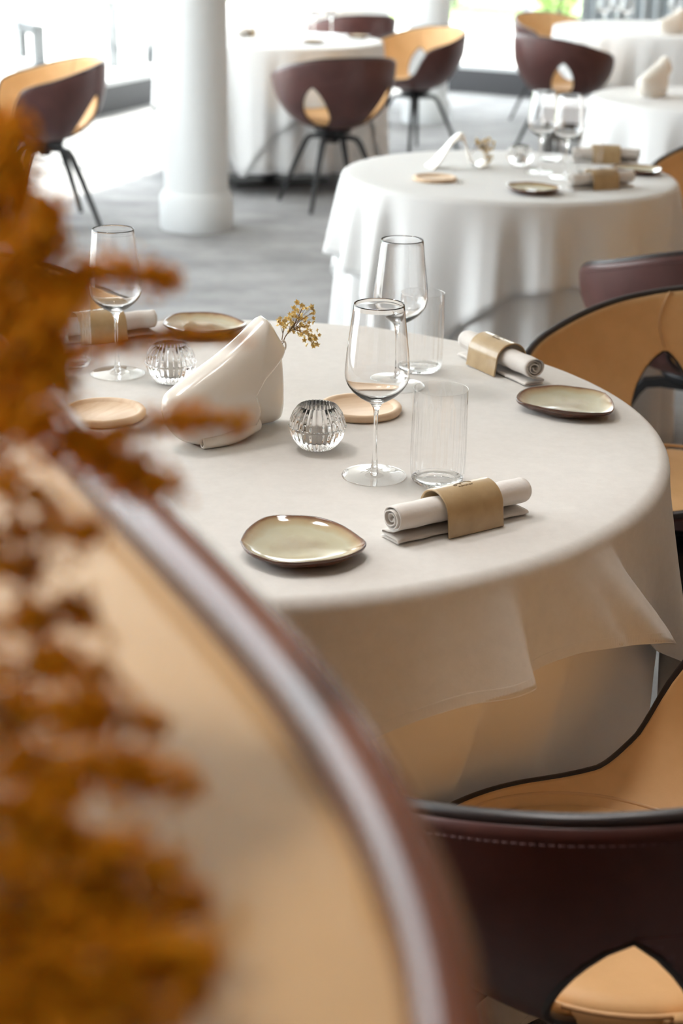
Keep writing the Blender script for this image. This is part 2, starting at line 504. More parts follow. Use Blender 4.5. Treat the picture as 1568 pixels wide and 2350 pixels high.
# the main table
T1 = Vector((-.16, 2.07, 0)); R1 = .60
table(T1.x, T1.y, R1 - .006, 'round table under the beige cloth in the middle')
uc = [(-180, .004), (-150, .014), (-120, .002), (-95, .014), (-60, .002), (-30, .012), (-8, .002), (10, .006), (33, .020), (36.5, .001), (46, .014), (50.5, .000), (58, .006), (72, .016), (90, .002), (120, .014), (150, .002), (180, .004)]
cloth('under_tablecloth', T1.x, T1.y, R1 - .003, .7495, 'undercloth', lambda d: .70 + .006 * math.sin(math.radians(3 * d)),
      lambda d, t: interp(uc, d) * min(1, t * 3) - .075 * math.exp(-((d - 33) / 24) ** 2) * max(0, min(1, (t - .12) / .3)), ncol=540, nrow=24, rc=.012,
      label='pale under tablecloth hanging to the floor below the beige cloth of the middle table', group=None)
oc = [(-180, .03), (-160, .05), (-140, .015), (-120, .05), (-104, .07), (-97, .015), (-75, .03), (-55, .055), (-47, .012), (-30, .04), (-14, .075), (-4, .030), (8, .014), (18, .022), (28, .040), (34.6, .056), (37.2, .020), (43, .026), (50, .044), (56, .066), (58.5, .064), (61, .020), (66, .016), (73, .058), (77, .062), (80.5, .016), (90, .03), (105, .055), (114, .018), (130, .045), (150, .02), (165, .06), (180, .03)]
hq = square_hang(.700, R1, 38)
def hang1(d):
    return hq(d) + .014 * math.exp(-((d - 33) / 5) ** 2)
def fold1(d, t):
    # the flaring fold leans: it leaves the edge nearer the front than it reaches the hem
    b = math.exp(-((d - 56) / 11) ** 2)
    return interp(oc, d + 9 * (1 - t) * b) * t ** 1.1 + .0022
cloth('tablecloth', T1.x, T1.y, R1 + .001, .752, 'overcloth', hang1, fold1, ncol=1080, nrow=20, rc=.016,
      label='square beige linen cloth draped over the middle round table with the sculpted vase')
ZT = .7527                                     # height of the cloth surface

# other tables
TABLES = {}
def dressed(key, cx, cy, R, seed, label, clabel, ulabel, half=None, phi0=20, gap=.03, n=18, amp=.055):
    table(cx, cy, R - .006, label)
    w1 = waves(seed, n, amp * .8, .006)
    cloth('under_tablecloth', cx, cy, R - .003, .7495, 'whitecloth', lambda d: .735 - gap - .015 * math.sin(math.radians(2 * d + 40 * seed)),
          lambda d, t: w1(d, t) * .9, ncol=300, nrow=12, label=ulabel, hem=False)
    w2 = waves(seed, n, amp * .8, .006)
    cloth('tablecloth', cx, cy, R + .002, .752, 'whitecloth', square_hang(half or R * 1.42, R, phi0),
          lambda d, t: w2(d, t * .62) * 1.0 + .004 + .006 * t, ncol=300, nrow=10, label=clabel, hem=False)
    TABLES[key] = (cx, cy, R)
dressed('T2', .44, 4.36, .455, 3, 'small round table under white cloths with a folded tent vase', 'square white cloth with deep folds on the small table with the tent shaped vase',
        'white under tablecloth to the floor below the small table with the tent shaped vase', .66, 12, n=17, amp=.062)
dressed('T3', 1.42, 6.40, .46, 5, 'small round table under a white cloth that holds only a vase', 'white cloth with soft folds on the small table that holds only a vase',
        'white under tablecloth of the small table that holds only a vase', .66, 30, n=16)
dressed('T4', 2.10, 10.5, .80, 8, 'large round white clothed table in front of the curtain', 'white cloth on the large table in front of the curtain',
        'white under tablecloth of the large table in front of the curtain', 1.12, 40, n=28, amp=.055)
dressed('TB', -.45, 8.95, .62, 11, 'round white clothed table behind the round pillar', 'white cloth on the round table behind the pillar, its corners hanging low',
        'white under tablecloth on the table behind the pillar, showing its black base', .92, 35, gap=.10, n=20, amp=.060)
dressed('TD', -.34, 12.5, .62, 13, 'round white clothed table in the corner of the glazing', 'white cloth on the round table in the corner of the glazing',
        'white under tablecloth of the table in the corner of the glazing', .90, 15, n=18)
dressed('TL', -2.38, 7.25, .60, 17, 'round white clothed table in front of the left chair', 'white cloth on the round table that the left chair faces',
        'white under tablecloth of the table that the left chair faces', .86, 25, n=18)

# ------------------------------------------------------------------ tub chairs
RIMTAB = [(0, .750), (30, .744), (60, .718), (90, .676), (110, .648), (117, .630), (123, .580), (131, .500), (142, .464), (160, .453), (180, .450)]
RIMF = pchip(RIMTAB)
RADTAB = [(0, .292), (45, .300), (90, .308), (120, .316), (145, .340), (180, .362)]
RADF = pchip(RADTAB)
Z0 = .388
def srf(th, z):
    h = max(0, min(1, (z - Z0) / .362))
    g = (1 - (1 - h) ** 2.8) ** (1 / 2.2)
    r = RADF(abs(th)) * g
    a = math.radians(th)
    return Vector((math.sin(a) * r, -math.cos(a) * r, z))
HTH, HZ, HW, HUP, HDN = 45.0, .470, 17.5, .148, .066
def hole_k(th, z):
    """scale that brings (th, z) onto the outline of the nearest hole; > 1 means inside"""
    u = (abs(th) - HTH) / HW; v = (z - HZ) / (HUP if z > HZ else HDN)
    def inside(k):
        uu, vv = abs(u * k), v * k
        if vv >= 0: return vv < 1 and uu < (1 - vv) ** .75 * (1 + .35 * vv)
        return vv > -1 and uu < (1 - vv * vv) ** .5
    if abs(u) < 1e-9 and abs(v) < 1e-9: return 99
    lo, hi = 0, 60
    for _ in range(30):
        mid = (lo + hi) / 2
        if inside(mid): lo = mid
        else: hi = mid
    return lo
def chair_shell():
    ncol, nrow = 180, 40
    P = {}; keep = {}
    for i in range(ncol):
        th = wrapdeg(360.0 * i / ncol)
        zr = RIMF(abs(th))
        for j in range(nrow + 1):
            s = (j / nrow) ** 1.45
            P[i, j] = [th, Z0 + .0015 + (zr - Z0 - .0015) * s]
    ins = {k: hole_k(*v) > 1.0 for k, v in P.items()}
    stat = {}
    for (i, j), isin in ins.items():
        if not isin: stat[i, j] = 1; continue
        nb = [((i + a) % ncol, j + b) for a in (-1, 0, 1) for b in (-1, 0, 1)]
        if any((q in ins) and not ins[q] for q in nb):
            k = hole_k(*P[i, j]); th, z = P[i, j]; sg = 1 if th >= 0 else -1
            P[i, j] = [sg * (HTH + (abs(th) - HTH) * k), HZ + (z - HZ) * k]
            stat[i, j] = 2
        else: stat[i, j] = 0
    idx = {}; vs = []
    for k, st in stat.items():
        if st: idx[k] = len(vs); vs.append(srf(*P[k]))
    fs = []
    for i in range(ncol):
        i2 = (i + 1) % ncol
        for j in range(nrow):
            q = [(i, j), (i2, j), (i2, j + 1), (i, j + 1)]
            st = [stat[x] for x in q]
            if 0 in st or all(x == 2 for x in st): continue
            fs.append(tuple(idx[x] for x in q))
    # drop unused vertices
    used = sorted({a for f in fs for a in f}); rm = {a: n for n, a in enumerate(used)}
    return [vs[a] for a in used], [tuple(rm[a] for a in f) for f in fs]
def normal_at(th, z):
    e = .5
    a = srf(th + e, z) - srf(th - e, z); b = srf(th, z + .004) - srf(th, z - .004)
    n = a.cross(b); n.normalize(); return n          # outwards
def make_chair():
    r = empty('tub_chair', (0, 0, 0))
    sv, sf = chair_shell()
    sh = mesh_obj('shell', sv, sf, 'brown', r)
    bm = bmesh.new(); bm.from_mesh(sh.data)
    bmesh.ops.recalc_face_normals(bm, faces=bm.faces)
    # normals should look outwards
    f = max(bm.faces, key=lambda q: q.calc_center_median().z)
    c = f.calc_center_median()
    if f.normal.dot(Vector((c.x, c.y, 0))) < 0: bmesh.ops.reverse_faces(bm, faces=bm.faces)
    bm.normal_update()
    bm.to_mesh(sh.data)
    me2 = sh.data.copy(); me2.materials.clear(); me2.materials.append(MT['tan'])
    bm.free()
    s1 = sh.modifiers.new('thickness', 'SOLIDIFY'); s1.thickness = .007; s1.offset = 1
    up = bpy.data.objects.new('upholstery', me2); COL.objects.link(up); up.parent = r
    s2 = up.modifiers.new('thickness', 'SOLIDIFY'); s2.thickness = .012; s2.offset = -1
    # seat pad
    mb = MB(); rings = []
    vs = []; n = 120
    for t, z in ((.0, .447), (.35, .447), (.65, .449), (.85, .453), (.95, .452), (1.0, .444), (1.0, .425)):
        row = []
        for k in range(n):
            th = wrapdeg(360 * k / n)
            p = srf(th, .444); q = Vector((p.x, p.y, 0)); L_ = max(q.length - .018, .01) * max(t, .001)
            q.normalize(); row.append(len(vs)); vs.append(Vector((q.x * L_, q.y * L_, z)))
        rings.append(row)
    fs = []
    for a, b in zip(rings, rings[1:]):
        for k in range(n):
            fs.append((a[k], b[k], b[(k + 1) % n], a[(k + 1) % n]))
    seat = MB().add(vs, fs).build('seat', 'tan', r)
    sp_ = []
    for k in range(120):
        th = wrapdeg(360 * k / 120); p = srf(th, .452); q = Vector((p.x, p.y, 0)); L_ = q.length - .0165; q.normalize()
        sp_.append(Vector((q.x * L_, q.y * L_, .4525)))
    MB().tube(sp_, .0032, 6, closed=True).build('seat_seam', 'tanseam', r)
    # piping round the rim
    rim = []
    for i in range(240):
        th = wrapdeg(360 * i / 240); z = RIMF(abs(th))
        p = srf(th, z); nn = normal_at(th, z - .004)
        rim.append(p - nn * .0025 + Vector((0, 0, .0015)))
    MB().tube(rim, .0078, 10, closed=True).build('piping', 'piping', r)
    # stitching just under the rim on the outer side
    st = MB()
    for i in range(150):
        th = -112 + 224 * i / 149.0; z = RIMF(abs(th)) - .0155
        t2 = th + .95
        a = srf(th, z) + normal_at(th, z) * .0078; b = srf(t2, RIMF(abs(t2)) - .0155) + normal_at(t2, z) * .0078
        st.tube([a, (a + b) / 2 + normal_at(th, z) * .0004, b], .0009, 5)
    tag(st.build('stitching', 'stitch', r), kind='stuff')
    for sg in (-1, 1):
        # trim round each hole, inner seams
        out = []
        for k in range(48):
            an = 2 * PI * k / 48
            th, z = HTH + HW * .3 * math.sin(an), HZ + .02 * math.cos(an)
            kk = hole_k(th, z)
            th2, z2 = HTH + (th - HTH) * kk, HZ + (z - HZ) * kk
            out.append(srf(sg * th2, z2) + normal_at(sg * th2, z2) * .003)
        MB().tube(out, .0055, 8, closed=True).build('hole_trim', 'piping', r)
        seam = []
        for k in range(12):
            z = .622 + (.735 - .622) * k / 11
            th = sg * (HTH + 3 * math.sin(k / 11 * PI))
            seam.append(srf(th, z) - normal_at(th, z) * .012)
        MB().tube(seam, .0030, 6).build('seam', 'tanseam', r)
        outs = []
        for k in range(10):
            t = k / 9; th = sg * (HTH - 30 * t); z = .622 + .030 * t
            outs.append(srf(th, z) + normal_at(th, z) * .0072)
        MB().tube(outs, .0010, 5).build('back_stitch', 'stitch', r)
    # swivel hub and four splayed legs
    MB().lathe([(0, .315), (.026, .315), (.030, .322), (.030, .362), (.085, .368), (.095, .378), (.095, .392), (0, .392)], 32).build('hub', 'black', r)
    for k in range(4):
        an = PI / 4 + k * PI / 2
        dx, dy = math.cos(an), math.sin(an)
        path = [(.018, .346), (.09, .348), (.128, .342), (.148, .318), (.20, .212), (.292, .004)]
        hw = [.017, .016, .016, .015, .0125, .009]; th = [.014, .012, .012, .012, .011, .008]
        vs = []; fs = []
        for i, (rr, z) in enumerate(path):
            a = path[max(i - 1, 0)]; b = path[min(i + 1, len(path) - 1)]
            tx, tz = b[0] - a[0], b[1] - a[1]; l_ = math.hypot(tx, tz); tx /= l_; tz /= l_
            for su, sv_ in ((-1, -1), (1, -1), (1, 1), (-1, 1)):
                rr2 = rr + (-tz) * sv_ * th[i]; z2 = z + tx * sv_ * th[i]
                if i == len(path) - 1: z2 = .0015; rr2 = rr + sv_ * .009
                vs.append((dx * rr2 - dy * su * hw[i], dy * rr2 + dx * su * hw[i], z2))
        for i in range(len(path) - 1):
            for j in range(4):
                fs.append((i * 4 + j, i * 4 + (j + 1) % 4, (i + 1) * 4 + (j + 1) % 4, (i + 1) * 4 + j))
        fs += [(3, 2, 1, 0), tuple(len(vs) - 4 + q for q in range(4))]
        bevel(MB().add(vs, fs).build('leg', 'black', r, False), .003)
    return r
chair0 = make_chair()
CH = [  # x, y, facing angle, label
    (.300, 1.395, 36, 'brown leather tub chair with teardrop cut-out pulled up to the rolled napkin setting'),
    (.62, 2.74, 132, 'tan lined tub chair beside the plate and rolled napkin at the table edge'),
    (-.72, 2.90, -145, 'tub chair behind the orange plumes on the far side of the middle table'),
    (.87, 3.72, 30, 'brown leather tub chair between the middle table and the small white table'),
    (1.27, 5.10, 132, 'tan lined tub chair at the small white table with the tent vase'),
    (-.085, 8.10, 25, 'brown leather tub chair pushed up to the table behind the pillar, back turned'),
    (-1.43, 7.47, 112, 'brown and cream tub chair left of the round pillar'),
    (.40, 10.05, 128, 'tub chair with cream inside standing before the second pillar'),
    (1.27, 9.75, -52, 'brown leather tub chair behind the low white topped side table'),
    (1.46, 11.75, -150, 'tan lined tub chair at the far side of the large table'),
    (.0, 11.42, 22, 'brown leather tub chair at the far table in the corner of the glazing'),
]
for i, (x, y, a, lab) in enumerate(CH):
    c = chair0 if i == 0 else copy_tree(chair0)
    c.location = (x, y, 0); c.rotation_euler = (0, 0, math.radians(a))
    tag(c, lab, 'chair', 'brown and tan tub chairs')

def smooth_prof(pts, n=3):
    P = spline([Vector((a, b, 0)) for a, b in pts], n)
    return [(q.x, q.y) for q in P]
# ------------------------------------------------------------------ curved counter in the foreground
CZ = 1.130
def counter_edge(th):
    r = .7927 * th ** 3 - 1.3256 * th ** 2 + .9238 * th + .6267
    return Vector((-.75 + r * math.cos(th), .05 + r * math.sin(th), 0))
edge = [counter_edge(.33 + .65 * k / 60) for k in range(61)]
d0 = (edge[0] - edge[2]).normalized(); d1 = (edge[-1] - edge[-3]).normalized()
edge = [edge[0] + d0 * (.9 * (8 - k) / 8) for k in range(8)] + edge + [edge[-1] + d1 * (.42 * (k + 1) / 6) for k in range(6)]
# second rounded corner, then away to the left
e1 = edge[-1]; d2 = Vector((-1, .12, 0)).normalized()
edge += [e1 + d1 * (.12 * math.sin(PI / 2 * k / 8)) + d2 * (.16 * (1 - math.cos(PI / 2 * k / 8))) for k in range(1, 9)]
edge += [edge[-1] + d2 * (.25 * k) for k in range(1, 6)]
ct = empty('counter', (-.9, 0, 0), 0, 'glossy tan counter top with a rounded corner and a raised polished brown rim', 'counter')
OC = Vector((-.9, 0, 0))
nrm = []
for k in range(len(edge)):
    t = (edge[min(k + 1, len(edge) - 1)] - edge[max(k - 1, 0)]).normalized(); nrm.append(Vector((t.y, -t.x, 0)))
def slab(name, off, z0, z1, m):
    poly = [p + n_ * off - OC for p, n_ in zip(edge, nrm)] 
    poly += [Vector((edge[-1].x, edge[0].y, 0)) - OC]
    N = len(poly)
    o = mesh_obj(name, [(p.x, p.y, z0) for p in poly] + [(p.x, p.y, z1) for p in poly], [tuple(range(N - 1, -1, -1)), tuple(range(N, 2 * N))] + [(k, (k + 1) % N, (k + 1) % N + N, k + N) for k in range(N)], m, ct, False)
    return o
slab('counter_top', .004, CZ - .035, CZ, 'counter_top')
slab('counter_body', -.07, 0, CZ - .036, 'warm_wall')
prof = smooth_prof([(0, -.004), (-.0006, .006), (.0002, .0150), (.0030, .0215), (.0075, .0252), (.0125, .0258), (.0178, .0225), (.0216, .0150), (.0235, .0040), (.0235, -.010), (.0225, -.030), (.018, -.036), (.008, -.037), (.003, -.036), (.002, -.02)], 4)
rv = []; rf = []; NP = len(prof)
for p, n_ in zip(edge, nrm):
    for a, b in prof: rv.append(p + n_ * a - OC + Vector((0, 0, CZ + b)))
for k in range(len(edge) - 1):
    for q in range(NP):
        rf.append((k * NP + q, k * NP + (q + 1) % NP, (k + 1) * NP + (q + 1) % NP, (k + 1) * NP + q))
rf += [tuple(range(NP)), tuple(range(len(rv) - 1, len(rv) - 1 - NP, -1))]
MB().add(rv, rf).build('rim', 'rail', ct)

# added unseen ceiling spots that brighten the table tops, counter and near chair
def added_downlight(x, y, tx, ty, tz, watts, label, spread=56):
    r = empty('added_downlight', (x, y, CEIL), 0, label, 'added ceiling lamp', 'added unseen ceiling lights')
    MB().lathe([(.062, -.001), (.080, -.001), (.084, -.004), (.080, -.008), (.060, -.006), (.055, -.001)], 40).build('trim_ring', 'whitetop', r)
    MB().lathe([(0, -.0005), (.056, -.0005), (.056, -.002), (0, -.002)], 32).build('lens', 'lamp', r)
    l = bpy.data.lights.new('added_downlight_lamp', 'SPOT'); l.energy = watts; l.color = (1.0, .97, .95)
    l.spot_size = math.radians(spread); l.spot_blend = .9; l.shadow_soft_size = .22
    o = bpy.data.objects.new('added_downlight_lamp', l); COL.objects.link(o); o.parent = r; o.location = (0, 0, -.07)
    o.rotation_euler = (Vector((tx, ty, tz)) - Vector((x, y, CEIL - .07))).to_track_quat('-Z', 'Y').to_euler()
    return r
added_downlight(-.95, 2.55, -.12, 2.05, .75, 25, 'added unseen ceiling light brightening the middle table')
added_downlight(-.85, 1.50, -.16, .62, 1.15, 60, 'added unseen ceiling light brightening the tan counter', 54)
added_downlight(-.10, 2.15, .42, 1.36, .45, 27, 'added unseen ceiling light brightening the near chair of the middle table', 40)

# ------------------------------------------------------------------ glassware
def wine_profile():
    o = [(0, 0), (.038, 0), (.0408, .0008), (.0412, .0018), (.039, .0026), (.028, .0036), (.016, .0055), (.009, .009), (.0052, .014), (.0034, .020), (.0027, .030), (.0024, .050), (.0025, .074), (.0032, .084), (.0048, .091), (.0085, .0965), (.0150, .1005), (.0235, .1060), (.0318, .1135), (.0376, .1220), (.0402, .1310), (.0404, .1400), (.0392, .1550), (.0368, .1750), (.0340, .1970), (.0312, .2200)]
    i = [(.03108, .22025), (.03095, .2200), (.0336, .1970), (.0364, .1750), (.0388, .1550), (.0400, .1400), (.0398, .1310), (.0371, .1225), (.0311, .1145), (.0226, .1080), (.0130, .1040), (.0060, .1022), (0, .1018)]
    return o, i
wo, wi = wine_profile()
def make_wine_glass():
    r = empty('wine_glass')
    up = [(0, .0014), (.0046, .0014), (.0050, .0100), (.0040, .0150)] + [p for p in wo if p[1] > .0195]
    fullp = [(max(0, a), b) for a, b in smooth_prof(up, 3) + smooth_prof(wi, 3)]
    fullp[0] = (0, .0014); fullp[-1] = (0, wi[-1][1])
    MB().lathe(fullp, 72).build('bowl_with_stem', 'glass', r)
    foot = smooth_prof([(.0046, .0118), (.0062, .0088), (.0100, .0062), (.0170, .0044), (.0280, .0030), (.0385, .0022), (.0408, .0018), (.0413, .0010), (.0406, .0003), (.0385, .0002), (.012, .0008)], 3)
    MB().lathe(foot, 72).build('foot', 'thin_glass', r)
    return r
def make_tumbler():
    r = empty('tumbler')
    Rt, Ht, nr = .0345, .122, 22
    o = [(0, .0015), (.014, .0012), (.024, 0), (.0275, .0006), (.0315, .0045), (.0338, .012), (.0347, .025), (.0349, .050), (.0345, .080), (.0340, .105), (.0336, Ht)]
    i = [(.03345, Ht + .00025), (.0333, Ht), (.0336, .105), (.0341, .080), (.0344, .050), (.0340, .026), (.0328, .0140), (.0296, .0078), (.022, .0058), (.010, .0050), (0, .0049)]
    wall = smooth_prof([p for p in o if p[0] > .030], 4)
    def mod(rr, z, a, k):
        w = min(1, max(0, (Ht - .010 - z) / .03)) * min(1, z / .012)
        return rr - .00075 * w * (1 + math.cos(nr * a))
    MB().lathe(wall, nr * 10, mod=mod).build('ribbed_wall', 'thin_glass', r)
    base = [(0, .0012), (.014, .0010), (.024, 0), (.0275, .0006), (.0315, .0045), (.0322, .0066), (.0300, .0070), (.0240, .0060), (.010, .0050), (0, .0049)]
    base = [(max(0, a), b) for a, b in smooth_prof(base, 3)]; base[0] = (0, .0012); base[-1] = (0, .0049)
    MB().lathe(base, nr * 6, mod=lambda rr, z, a, k: rr * (1 + .012 * math.cos(nr * a)) if rr > .015 else rr).build('base', 'glass', r)
    # fine rounded lip
    MB().tube([Vector((.0336 * math.cos(2 * PI * k / 72), .0336 * math.sin(2 * PI * k / 72), Ht)) for k in range(72)], .00045, 6, closed=True).build('lip', 'thin_glass', r)
    return r
def make_candle():
    r = empty('candle_holder')
    nr = 30
    zs = [(0, .0040), (.014, .0035), (.0185, .0), (.0225, .0015), (.029, .008), (.0345, .0165), (.0372, .0255), (.0378, .0285), (.0388, .0292), (.0392, .0305), (.0388, .0318), (.0378, .0325), (.0366, .040), (.0335, .048), (.0292, .0545), (.0265, .0580), (.0245, .0592)]
    ins = [(.0225, .0580), (.0222, .0540), (.0222, .0300), (.0218, .0160), (.0200, .0140), (0, .0138)]
    n1 = len(zs)
    prof = zs + ins
    def mod(rr, z, a, k):
        if k < n1 and rr > .016:
            amp = .0016 if z > .006 else .0010
            if .0288 < z < .0322: amp = .0004
            return rr - amp * (1 - abs(math.cos(nr * a / 2)) ** 1.0) * 1.6
        return rr
    b = MB().lathe(prof, nr * 8, mod=mod).build('holder_body', 'crystal', r)
    autosmooth(b, 38)
    return r
def make_tea_light():
    r = empty('tea_light')
    MB().lathe([(0, 0), (.0185, 0), (.0190, .0008), (.0190, .020), (.0183, .0214), (.010, .0208), (0, .0206)], 40).build('wax', 'wax', r)
    MB().tube([(0, 0, .020), (.0004, 0, .0235), (.0012, .0004, .026)], .0007, 6).build('wick', 'black', r)
    return r

def make_coaster():
    r = empty('coaster')
    MB().lathe([(0, 0), (.054, 0), (.0575, .0012), (.0590, .0045), (.0590, .0085), (.0575, .0108), (.0540, .0114), (.0505, .0106), (.0480, .0080), (.0460, .0066), (0, .0066)], 80).build('tray_body', 'coaster', r)
    return r

# hand-shaped plate: an egg-triangle outline
PL_PX = [(551, 1244), (566, 1218), (597, 1193), (628, 1183), (679, 1184), (730, 1190), (781, 1206), (821, 1229), (841, 1246), (827, 1264), (786, 1282), (730, 1291), (653, 1292), (602, 1280), (566, 1264)]
PLO = [at(x, y, .768) for x, y in PL_PX]
PLC = sum((Vector((p.x, p.y, 0)) for p in PLO), Vector()) / len(PLO)
pl_loop = spline([Vector((p.x - PLC.x, p.y - PLC.y, 0)) for p in PLO] + [Vector((PLO[0].x - PLC.x, PLO[0].y - PLC.y, 0))], 6)[:-1]
def make_plate():
    r = empty('plate')
    n = len(pl_loop)
    prof = [(0, .0062, 0), (.25, .0062, .05), (.5, .0066, .15), (.70, .0080, .35), (.84, .0106, .52), (.93, .0138, .68), (.975, .0160, .86), (.993, .0166, 1.0), (1.0, .0158, 1.05), (1.0, .0142, 1.1), (.985, .0122, 1.1), (.93, .0088, 1.1), (.82, .0040, 1.1), (.70, .0010, 1.1), (.66, .0, 1.1), (.60, .0, 1.1), (0, .0006, 1.1)]
    vs = []; fs = []; rim = []; rows = []
    for i, (t, z, rn) in enumerate(prof):
        if t == 0:
            rows.append([len(vs)]); vs.append(Vector((0, 0, z))); rim.append(rn); continue
        row = []
        for k, p in enumerate(pl_loop):
            w = .0009 * math.sin(3 * 2 * PI * k / n + 1) * t
            row.append(len(vs)); vs.append(Vector((p.x * t, p.y * t, z + w * (1 if i < 11 else 0)))); rim.append(rn)
        rows.append(row)
    for A, B in zip(rows, rows[1:]):
        for k in range(n):
            k2 = (k + 1) % n
            if len(A) == 1: fs.append((A[0], B[k], B[k2]))
            elif len(B) == 1: fs.append((A[k], B[0], A[k2]))
            else: fs.append((A[k], B[k], B[k2], A[k2]))
    o = mesh_obj('plate_body', vs, fs, 'glaze', r)
    bm = bmesh.new(); bm.from_mesh(o.data); bmesh.ops.recalc_face_normals(bm, faces=bm.faces); bm.to_mesh(o.data); bm.free()
    at_ = o.data.attributes.new('rimness', 'FLOAT', 'POINT')
    at_.data.foreach_set('value', rim)
    return r

# rolled napkin: a spiral of cloth on a folded flap, local X = length
def make_napkin():
    r = empty('rolled_napkin')
    L = .190
    cz = .0278; pts = []
    turns = 3.3; N = 90
    for k in range(N + 1):
        t = k / N; an = -PI / 2 - turns * 2 * PI * (1 - t)
        rad = .0030 + (.0172 - .0030) * t ** .9
        sq = 1 + .07 * math.cos(2 * an + .6) + .03 * math.sin(3 * an)
        pts.append(Vector((rad * math.cos(an) * sq, cz + rad * math.sin(an) * sq * .96)))
    # outer end runs into the flat flap folded on itself under the roll
    flap = [(.006, .0104), (.012, .0098), (.0158, .0090), (.0168, .0074), (.0155, .0060), (.006, .0057), (-.008, .0057), (-.0148, .0053), (-.016, .0039), (-.0148, .0025), (-.004, .0022), (.008, .0020), (.0165, .0020)]
    pts += [Vector(p) for p in flap]
    P3 = spline([Vector((p[0], p[1], 0)) for p in pts], 2)
    nx = 40
    def grid(th):
        vs = []; fs = []
        m = len(P3)
        for i in range(nx + 1):
            x = -L / 2 + L * i / nx
            for j, p in enumerate(P3):
                e = (j / m)
                wob = .0006 * math.sin(17 * x * 10 + 3 * e) + .0003 * math.sin(x * 38 + 6 * e)
                xe = x + (.0014 * math.sin(9 * e + 1) if i in (0, nx) else 0)
                vs.append(Vector((xe, p.x + wob * .6, max(.0007, p.y + wob * .4))))
        for i in range(nx):
            for j in range(m - 1):
                fs.append((i * m + j, i * m + j + 1, (i + 1) * m + j + 1, (i + 1) * m + j))
        return vs, fs
    v, f = grid(0)
    o = mesh_obj('napkin_cloth', v, f, 'napkin', r)
    s = o.modifiers.new('thickness', 'SOLIDIFY'); s.thickness = .0013; s.offset = 0
    return r
def make_ring():
    r = empty('napkin_ring')
    Lr, th = .080, .0028
    path = [(-.0285, .0005), (-.0275, .008), (-.0262, .018)]
    for k in range(17):
        an = PI - PI * k / 16
        path.append((.0255 * math.cos(an), .0245 + .0235 * math.sin(an)))
    path += [(.0262, .018), (.0275, .008), (.0285, .0005)]
    n = len(path); vs = []; fs = []
    for x in (-Lr / 2, Lr / 2):
        for j, (y, z) in enumerate(path):
            a = path[max(j - 1, 0)]; b = path[min(j + 1, n - 1)]
            ty, tz = b[0] - a[0], b[1] - a[1]; l_ = math.hypot(ty, tz)
            ny, nz = -tz / l_, ty / l_
            vs.append(Vector((x, y, z)))
            vs.append(Vector((x, y + ny * th, max(.0004, z + nz * th))))
    for j in range(n - 1):
        a, b, c, d = j * 2, j * 2 + 1, (j + 1) * 2 + 1, (j + 1) * 2
        e = n * 2
        fs += [(a, d, d + e, a + e), (b, b + e, c + e, c), (a, b, c, d), (a + e, d + e, c + e, b + e)]
    e = n * 2
    fs += [(0, e, e + 1, 1), (2 * n - 2, 2 * n - 1, 2 * n - 1 + e, 2 * n - 2 + e)]
    o = MB().add(vs, fs).build('ring_body', 'ring', r); bevel(o, .0009, 2); autosmooth(o, 50)
    # stamped emblem: a roof line over a row of small strokes
    def on(x, y):
        yy = max(-.02, min(.02, y)); return Vector((x, yy, .0245 + (.0235 + th) * math.sqrt(max(0, 1 - (yy / (.0255 + th)) ** 2)) + .0002))
    mk = MB()
    def line(pp, w=.00032):
        pts = [on(*p) for p in pp]; mk.tube(spline(pts, 3), w, 5)
    line([(-.012, .002), (-.008, .0035), (-.003, .0042), (.002, .0062), (.008, .0062), (.0125, .0035)])
    line([(-.012, .002), (-.0122, -.0005), (-.0085, -.0005)])
    line([(.0125, .0035), (.0125, .0010)])
    line([(-.003, .0042), (-.001, .0016), (-.0035, .0012)], .00026)
    xs = -.0085
    for k in range(11):
        x = xs + k * .0019; y = -.0035
        line([(x, y), (x, y - .0019)], .0003)
        if k % 2 == 0: line([(x, y), (x + .0009, y)], .00026)
        if k % 3 != 1: line([(x, y - .0010), (x + .0009, y - .0010)], .00026)
        if k % 3 == 2: line([(x, y - .0019), (x + .0009, y - .0019)], .00026)
    mk.build('stamped_mark', 'mark', r)
    return r

